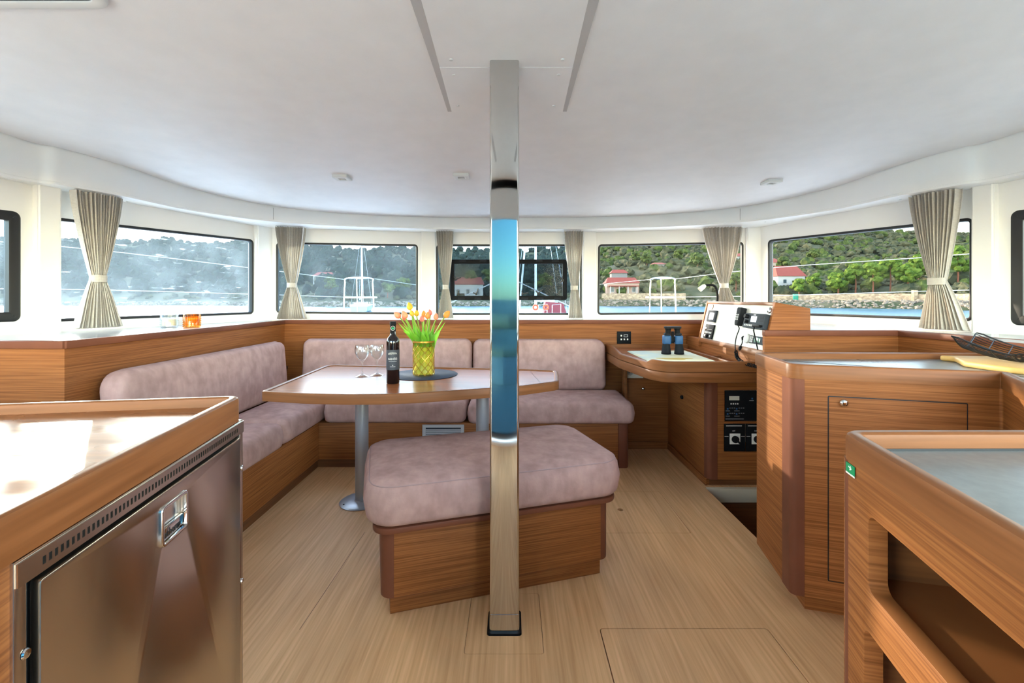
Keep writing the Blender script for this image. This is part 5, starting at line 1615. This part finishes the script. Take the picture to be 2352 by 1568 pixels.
for u, t_, r, hg in ((1925, 15, 3.0, 6.2), (1965, 17, 3.4, 7.6), (2005, 16, 3.2, 8.0), (2045, 18, 3.3, 8.4), (2085, 17, 3.0, 7.4), (2110, 22, 3.0, 8.6), (1835, 14, 2.4, 5.0), (1870, 18, 2.4, 5.2), (2200, 24, 3.2, 9.5)):
    pine(u, t_, r, hg, G_TREE, 'bright green pine behind the stone shore wall on the starboard side', 'bright pines behind the shore wall')
for u, t_, r, hg in ((1485, 60, 3.2, 6.5), (1560, 66, 3.0, 6.0), (1602, 46, 3.4, 6.5), (1460, 70, 2.6, 6.0), (1690, 20, 2.8, 6.0), (1800, 52, 3.4, 7), (1870, 70, 3.0, 6)):
    pine(u, t_, r, hg, G_PINE, 'mid green pine standing out on the starboard hillside', 'pines on the starboard hillside')
for u, t_, r, hg in ((890, 14, 2.5, 4.6), (925, 16, 3.0, 5.6), (760, 17, 2.6, 5.5), (1080, 18, 3.2, 7.5), (1250, 18, 3.0, 7.0), (1120, 30, 3.2, 8)):
    pine(u, t_, r, hg, G_PINE, 'rounded tree by the water on the port shore', 'trees on the port shore')

# stone shore wall, rocks
STONE = mat('pale_limestone', (178, 156, 128), 0.9, spec=0.1, noise=((1.2, 1.2, 1.6), 5, (136, 116, 95), 0.35, 0.62), bump=((1.5, 1.5, 2.5), 0.9, 0.3))
ROCK = mat('shore_rock', (150, 136, 118), 0.9, spec=0.1, noise=((0.6, 0.6, 0.6), 5, (96, 86, 76), 0.35, 0.65))
def shore_wall(u0, u1, tt, z0, z1, lab):
    bm = bmesh.new(); rows = []
    for i in range(31):
        u = u0 + (u1 - u0) * i / 30
        p = land_pt(u, tt); q = land_pt(u, tt + 0.8)
        w = rng.normal(0, 0.05)
        rows.append([bm.verts.new((p.x, p.y, z0)), bm.verts.new((p.x, p.y, z1 + w)), bm.verts.new((q.x, q.y, z1 + w)), bm.verts.new((q.x, q.y, z0))])
    for a, b in zip(rows[:-1], rows[1:]):
        for j in range(3): bm.faces.new((a[j], b[j], b[j + 1], a[j + 1]))
    bm.faces.new(rows[0]); bm.faces.new(rows[-1][::-1])
    return ob('shore_wall', bm2me(bm, 'wall', smooth=False), STONE, None, lab, 'wall')
shore_wall(1382, 1575, 11, -0.4, 2.75, 'stone terrace wall below the pink house')
shore_wall(1772, 2095, 10.5, -0.4, 2.3, 'long dry stone wall along the starboard shore')
shore_wall(2097, 2420, 9, -0.6, 2.1, 'smooth pale wall running along the starboard shore by the pier post')
gp_ = land_pt(1827, 10.2)
ob('shore_gate', box((gp_.x - 0.75, gp_.y - 0.2, 0.35), (gp_.x + 0.75, gp_.y + 0.05, 2.35), 0.03), mat('green_paint', (20, 128, 100), 0.6), None, 'small green gate in the dry stone wall', 'gate')
gp_ = land_pt(2101, 8.6)
ob('gate_pier', box((gp_.x - 0.5, gp_.y - 0.4, -0.4), (gp_.x + 0.5, gp_.y + 0.4, 3.1), 0.05), STONE, None, 'square stone gate pier at the end of the pale wall', 'pillar')
rk = []
for _ in range(2600):
    u = rng.uniform(-300, 2600); t_ = rng.uniform(0.2, 9) if u > 1340 else rng.uniform(0.2, 5)
    p = land_pt(u, t_); r = rng.uniform(0.15, 0.6)
    rk.append((p.x, p.y, p.z, r, rng.uniform(0.5, 0.8)))
scatter('shore_rocks', rk, ROCK, 'pale rocks along the water line', 'rocks')

# houses
TILE = mat('red_roof_tiles', (140, 60, 44), 0.85, noise=((3, 3, 3), 3, (116, 48, 36), 0.35, 0.65))
HWALL = mat('pinkish_render', (160, 134, 118), 0.9)
HWHITE = mat('white_render', (170, 164, 156), 0.9)
HGREY = mat('grey_render', (116, 112, 108), 0.9)
DARKW = mat('dark_window', (46, 58, 62), 0.3)
def house(u, t_, w, dp, h, rh, wallm, lab, upper=False, nwin=3, lift=0.0, scale_px=None):
    p = land_pt(u, t_); z = p.z - 0.6 + lift
    t = thing('house', (p.x, p.y, z), lab, 'house')
    ob('walls', box((p.x - w / 2, p.y, z), (p.x + w / 2, p.y + dp, z + h), 0), wallm, t)
    def roof(x0, x1, y0, y1, z0, r):
        bm = bmesh.new()
        ov = 0.4
        a = [bm.verts.new(q) for q in ((x0 - ov, y0 - ov, z0), (x1 + ov, y0 - ov, z0), (x1 + ov, y1 + ov, z0), (x0 - ov, y1 + ov, z0))]
        b = [bm.verts.new(q) for q in ((x0 + 0.8, (y0 + y1) / 2, z0 + r), (x1 - 0.8, (y0 + y1) / 2, z0 + r))]
        bm.faces.new((a[0], a[1], b[1], b[0])); bm.faces.new((a[2], a[3], b[0], b[1])); bm.faces.new((a[1], a[2], b[1])); bm.faces.new((a[3], a[0], b[0])); bm.faces.new(a[::-1])
        ob('roof', bm2me(bm, 'roof', smooth=False), TILE, t)
    roof(p.x - w / 2, p.x + w / 2, p.y, p.y + dp, z + h, rh)
    for k in range(nwin):
        x = p.x - w / 2 + w * (k + 0.5) / nwin
        f_ = ob('window', box((x - 0.7, p.y - 0.08, z + h * 0.3), (x + 0.7, p.y + 0.05, z + h * 0.72), 0), HWHITE, t)
        ob('window_pane', box((x - 0.5, p.y - 0.12, z + h * 0.35), (x + 0.5, p.y - 0.07, z + h * 0.68), 0), DARKW, f_)
    if upper:
        uy = p.y + dp * 0.75
        ob('upper_walls', box((p.x - w * 0.28, uy, z + h), (p.x + w * 0.22, uy + dp * 0.6, z + h + 3.6), 0), HGREY, t)
        roof(p.x - w * 0.28, p.x + w * 0.22, uy, uy + dp * 0.6, z + h + 3.6, 1.3)
    return t, p, z
t, p, z = house(1431, 16, 11.0, 5, 4.6, 2.0, HWALL, 'pink house with red tiled roof and upper storey on the terrace', True, 3)
for k in range(4):
    x = p.x - 4.6 + 3.0 * k
    ob('porch_column', box((x - 0.15, p.y - 1.4, z), (x + 0.15, p.y - 1.1, z + 3.4), 0), HWHITE, t)
ob('porch_roof', box((p.x - 5.2, p.y - 1.6, z + 3.4), (p.x + 5.2, p.y + 0.0, z + 3.7), 0), TILE, t)
house(1075, 14, 10, 6, 5.0, 2.6, HWHITE, 'long pale house with red roof on the shore seen through the window hatch', False, 3)
house(1818, 24, 8.5, 6, 3.4, 3.4, HWHITE, 'house with bright red steep roof among the starboard pines', False, 2, 1.0)
house(1776, 62, 6, 5, 3.2, 1.8, HWALL, 'small house with dull red roof higher on the starboard hillside', False, 2)
house(1695, 74, 7, 5, 3.4, 1.6, HWHITE, 'small white house with red roof half hidden by the linen curtain', False, 2)
house(740, 44, 7, 5, 3.6, 1.6, HWHITE, 'pale house among the dark trees on the port hills', False, 2)
house(1515, 50, 5, 4, 3.0, 0.8, HGREY, 'low grey house in the scrub above the terrace', False, 2)

# ---- moored yachts
def yacht(name, x, y, yaw, L, B, mast_h, hullm, lab, canvas=None):
    M = Matrix.Translation((x, y, SEA)) @ Matrix.Rotation(yaw, 4, 'Z')     # bow along local +y
    t = thing(name, (x, y, SEA), lab, 'sailboat')
    bm = bmesh.new(); rows = []
    ns = 14
    for i in range(ns + 1):
        k = i / ns
        yy = -L / 2 + L * k
        hb = B / 2 * (0.72 + 0.6 * k - 0.32 * k * k) if k < 0.55 else B / 2 * max(0.02, (1 - ((k - 0.55) / 0.45) ** 2.2)) * 0.953
        fb = 1.0 + 0.35 * k
        rows.append([bm.verts.new((-hb, yy, fb)), bm.verts.new((-hb * 0.9, yy, 0.15)), bm.verts.new((-hb * 0.4, yy, -0.3)), bm.verts.new((hb * 0.4, yy, -0.3)), bm.verts.new((hb * 0.9, yy, 0.15)), bm.verts.new((hb, yy, fb))])
    for a, b in zip(rows[:-1], rows[1:]):
        for j in range(5): bm.faces.new((a[j], b[j], b[j + 1], a[j + 1]))
        bm.faces.new((a[5], b[5], b[0], a[0]))
    bm.faces.new(rows[0]); bm.faces.new(rows[-1][::-1])
    bm.transform(M)
    ob('hull', bm2me(bm, 'hull', ang=50), hullm, t)
    ob('cabin_top', prism(rpoly([(-B * 0.3, -L * 0.12), (B * 0.3, -L * 0.12), (B * 0.2, L * 0.28), (-B * 0.2, L * 0.28)], 0.2), 1.0, 1.62, 0.05, M), HULLW, t)
    ob('mast', tube([(0, L * 0.08, 1.4), (0, L * 0.08, mast_h)], [0.09, 0.06], 8, False, M), HULLW, t)
    ob('boom', tube([(0, L * 0.07, 2.3), (0, -L * 0.3, 2.25)], 0.12, 8, False, M), HULLB, t)
    ob('rolled_sail', tube([(0, L * 0.47, 1.5), (0, L * 0.1, mast_h - 0.5)], 0.07, 6, False, M), HULLW, t)
    for s in (-1, 1):
        ob('shroud', tube([(s * B * 0.45, L * 0.05, 1.2), (0, L * 0.08, mast_h - 0.3)], 0.012, 4, False, M), ALU, t)
        ob('stern_rail', tube([(s * B * 0.36, -L * 0.49, 1.0), (s * B * 0.36, -L * 0.49, 1.75), (s * B * 0.4, -L * 0.3, 1.75), (s * B * 0.4, -L * 0.3, 1.05)], 0.02, 5, False, M), CHROME, t)
    ob('backstay', tube([(0, -L * 0.48, 1.2), (0, L * 0.08, mast_h)], 0.012, 4, False, M), ALU, t)
    if canvas:
        bm = bmesh.new(); rows = []
        for i in range(9):
            a = PI * i / 8
            rows.append([bm.verts.new((math.cos(a) * B * 0.4, -L * 0.02, 1.25 + 1.1 * math.sin(a) ** 0.6)), bm.verts.new((math.cos(a) * B * 0.42, -L * 0.2, 1.25 + 1.2 * math.sin(a) ** 0.6))])
        for a, b in zip(rows[:-1], rows[1:]): bm.faces.new((a[0], b[0], b[1], a[1]))
        bmesh.ops.solidify(bm, geom=list(bm.faces), thickness=0.03)
        bm.transform(M)
        ob('spray_hood', bm2me(bm, 'hood'), canvas, t)
    return t, M
t, M = yacht('sailing_yacht', -28.5, 86, 0.25, 11.5, 4.2, 15.5, HULLB, 'pale blue sailing yacht moored in the bay before the wooded shore')
t, M = yacht('sailing_yacht', 1.85, 30.5, 0.25, 11, 3.6, 14.0, HULLW, 'white sailing yacht with maroon canvas moored ahead')
for dx_ in (1.35, 1.95):
    ob('life_buoy', lathe([(0.13 + 0.05 * math.cos(a * PI / 6), 0.05 * math.sin(a * PI / 6)) for a in range(13)], 16, Matrix.Translation((dx_, 26.2, 0.62)) @ Matrix.Rotation(PI / 2, 4, 'X')), ORANGE, t)
hx0_, hx1_ = 1.9, 3.3
ob('spray_hood', prism(rpoly([(hx0_, 0.2), (hx1_, 0.1), (hx1_ - 0.25, 0.86), (hx0_ + 0.08, 0.94)], 0.08), -28.4, -27.0, 0.03, Matrix(((1, 0, 0, 0), (0, 0, -1, 0), (0, 1, 0, 0), (0, 0, 0, 1)))), REDC, t)
for dx_ in (1.55, 2.35):
    ob('cockpit_frame', tube([(dx_, 26.6, -0.15), (dx_, 26.6, 0.75), (dx_ + 0.5, 26.6, 0.8), (dx_ + 0.5, 26.6, -0.15)], 0.025, 6), CHROME, t)

# ---- own bows: deck, pulpits, stanchions and lifelines
for s, side in ((-1, 'port'), (1, 'starboard')):
    x = 2.65 * s
    bm = bmesh.new(); rows = []
    for i in range(9):
        k = i / 8; yy = 3.6 + 5.2 * k
        hb = 0.85 * (1 - k ** 2.4) + 0.03
        zt = 0.60 + 0.2 * k
        rows.append([bm.verts.new((x - hb, yy, zt)), bm.verts.new((x - hb * 0.6, yy, SEA - 0.2)), bm.verts.new((x + hb * 0.6, yy, SEA - 0.2)), bm.verts.new((x + hb, yy, zt))])
    for a, b in zip(rows[:-1], rows[1:]):
        for j in range(4): bm.faces.new((a[j], b[j], b[(j + 1) % 4], a[(j + 1) % 4]))
    bm.faces.new(rows[0]); bm.faces.new(rows[-1][::-1])
    ob('hull_bow', bm2me(bm, 'bow', ang=50), HULLW, kind='structure', label='white %s bow of the catamaran' % side)
fd = []
for k_, (vx_, vy_) in enumerate(V[1:-1]):
    fd.append((vx_, vy_))
fdo = [(-3.55, 1.2), (-3.45, 3.4), (-2.7, 4.9), (-0.9, 5.5), (0.9, 5.5), (2.7, 4.9), (3.45, 3.4), (3.55, 1.2)]  # deck kept out of view, added to bounce daylight onto the ceiling
bm = bmesh.new()
rows = [[bm.verts.new((a[0] * 1.02, a[1] + 0.05, 0.88)), bm.verts.new((b[0], b[1], 0.82)), bm.verts.new((b[0] * 1.02, b[1] + 0.05, 0.55))] for a, b in zip(fd, fdo)]
for a, b in zip(rows[:-1], rows[1:]):
    for j in range(2): bm.faces.new((a[j], b[j], b[j + 1], a[j + 1]))
ob('bounce_fore_deck', bm2me(bm, 'deck'), HULLW, kind='structure', label='unseen white side and fore deck added to bounce light inside')
for px0, px1, pm, side in ((789, 858, 838, 'port'), (1491, 1552, 1528, 'starboard')):
    d8 = 8.0
    q = lambda px, py, d_=d8: at_d(px, py, d_)
    base_z = 0.74
    t = thing('bow_pulpit', Vector(((px0 + px1) / 2 - CX, FPX, 0)) * (d8 / FPX) + Vector((0, 0, base_z)), 'chrome bow pulpit rail on the %s bow' % side, 'railing')
    l0 = q(px0, 720); l1 = q(px0 + 3, 655); l2 = q(px0 + 9, 639); r2 = q(px1 - 6, 639); r1 = q(px1 - 2, 655); r0 = q(px1 + 1, 720)
    l0.z = r0.z = base_z
    ob('pulpit_hoop', tube(smooth_path([l0, l1, l2, r2, r1, r0], 6), 0.012, 8), CHROME, t)
    m0_ = q((px0 + px1) / 2 - 4, 640, 8.4); m1_ = q((px0 + px1) / 2 - 2, 720, 8.4); m1_.z = base_z
    ob('pulpit_stay', tube([m0_, m1_], 0.011, 6), CHROME, t)
    ob('top_rail', tube([l2, m0_, r2], 0.011, 6), CHROME, t)
    a = q(px0, 682); b = q(px1, 681)
    ob('pulpit_seat', box((a.x + 0.02, 8.0, a.z - 0.02), (b.x - 0.02, 8.3, a.z + 0.01), 0.008), CREAM, t)
# lifelines: pulpit to stanchion to aft along each side
def wire(pts, lab, grp):
    ob('lifeline', tube(smooth_path(pts, 4), 0.0045, 5), ROPE, None, lab, 'rope', grp)
S1 = at_d(1772, 615, 6.0); S1b = S1.copy(); S1b.z = 0.45
S2 = at_d(2420, 553, 3.2); S3 = Vector((3.05, 0.5, 1.60))
ob('stanchion', tube([(S1.x, S1.y, 0.55), S1], 0.013, 7), CHROME, None, 'thin chrome stanchion on the starboard deck edge', 'railing')
wire([at_d(1546, 641, 8.0), S1, at_d(2225, 583, 4.6), Vector((4.6, 3.0, 1.62))], 'white upper lifeline wire along the starboard deck', 'lifelines')
wire([at_d(1550, 682, 8.0), at_d(1772, 679, 6.0), at_d(2225, 666, 4.6), Vector((4.6, 3.0, 1.2))], 'white lower lifeline wire along the starboard deck', 'lifelines')
wire([at_d(795, 642, 8.0), at_d(600, 618, 6.6), at_d(142, 566, 4.8), Vector((-5.6, 3.6, 1.66))], 'white upper lifeline wire along the port deck', 'lifelines')
wire([at_d(790, 682, 8.0), at_d(600, 676, 6.6), at_d(142, 664, 4.8), Vector((-5.6, 3.6, 1.2))], 'white lower lifeline wire along the port deck', 'lifelines')
wire([at_d(1376, 653, 10.5), at_d(1500, 641, 8.0)], 'short bridle line leading to the starboard pulpit', 'lifelines')
wire([at_d(860, 640, 8.0), at_d(962, 655, 10.5)], 'short bridle line leading to the port pulpit', 'lifelines')
t = thing('bow_crossbeam', (0, 8.5, 0.6), 'aluminium crossbeam between the bows with wire striker above it', 'beam')
ob('beam_tube', tube([(-2.6, 8.5, 0.62), (2.6, 8.5, 0.62)], 0.07, 10), ALU, t)
ap = at_d(1163, 634, 8.5)
ob('striker_post', tube([(ap.x, 8.5, 0.62), ap], 0.025, 8), ALU, t)
ob('striker_wire', tube([at_d(930, 746, 8.5), ap], 0.012, 6), ROPE, t)
ob('striker_wire', tube([at_d(1398, 746, 8.5), ap], 0.012, 6), ROPE, t)

# ---- cockpit behind the viewer (seen in the polished post)
ob('cockpit_floor', box((-2.5, -4.2, -0.10), (2.5, -0.45, -0.03)), mat('pale_deck', (236, 230, 218), 0.6, noise=((40, 2, 2), 3, (226, 218, 204), 0.4, 0.6)), kind='structure', label='pale cockpit floor behind the door')
t = thing('cockpit_bench', (0, -3.2, -0.03), 'white cockpit bench with cream cushions', 'bench')
ob('bench_box', box((-1.9, -3.6, -0.03), (1.9, -3.0, 0.34), 0.02), HULLW, t)
ob('bench_cushion', pillow(densify(rpoly(rect(-1.85, -3.58, 1.85, -3.02), 0.06, 4), 0.2), 0.341, 0.44, 0.03, 0.01), CREAM, t)
ob('back_bolster', tube([(-1.7, -3.62, 0.80), (1.7, -3.62, 0.80)], 0.11, 16), CREAM, t)
ob('bench_rail', tube(smooth_path([(-1.8, -3.62, 0.34), (-1.8, -3.62, 0.62), (-1.7, -3.62, 0.68), (1.7, -3.62, 0.68), (1.8, -3.62, 0.62), (1.8, -3.62, 0.34)], 5), 0.02, 8), CHROME, t)
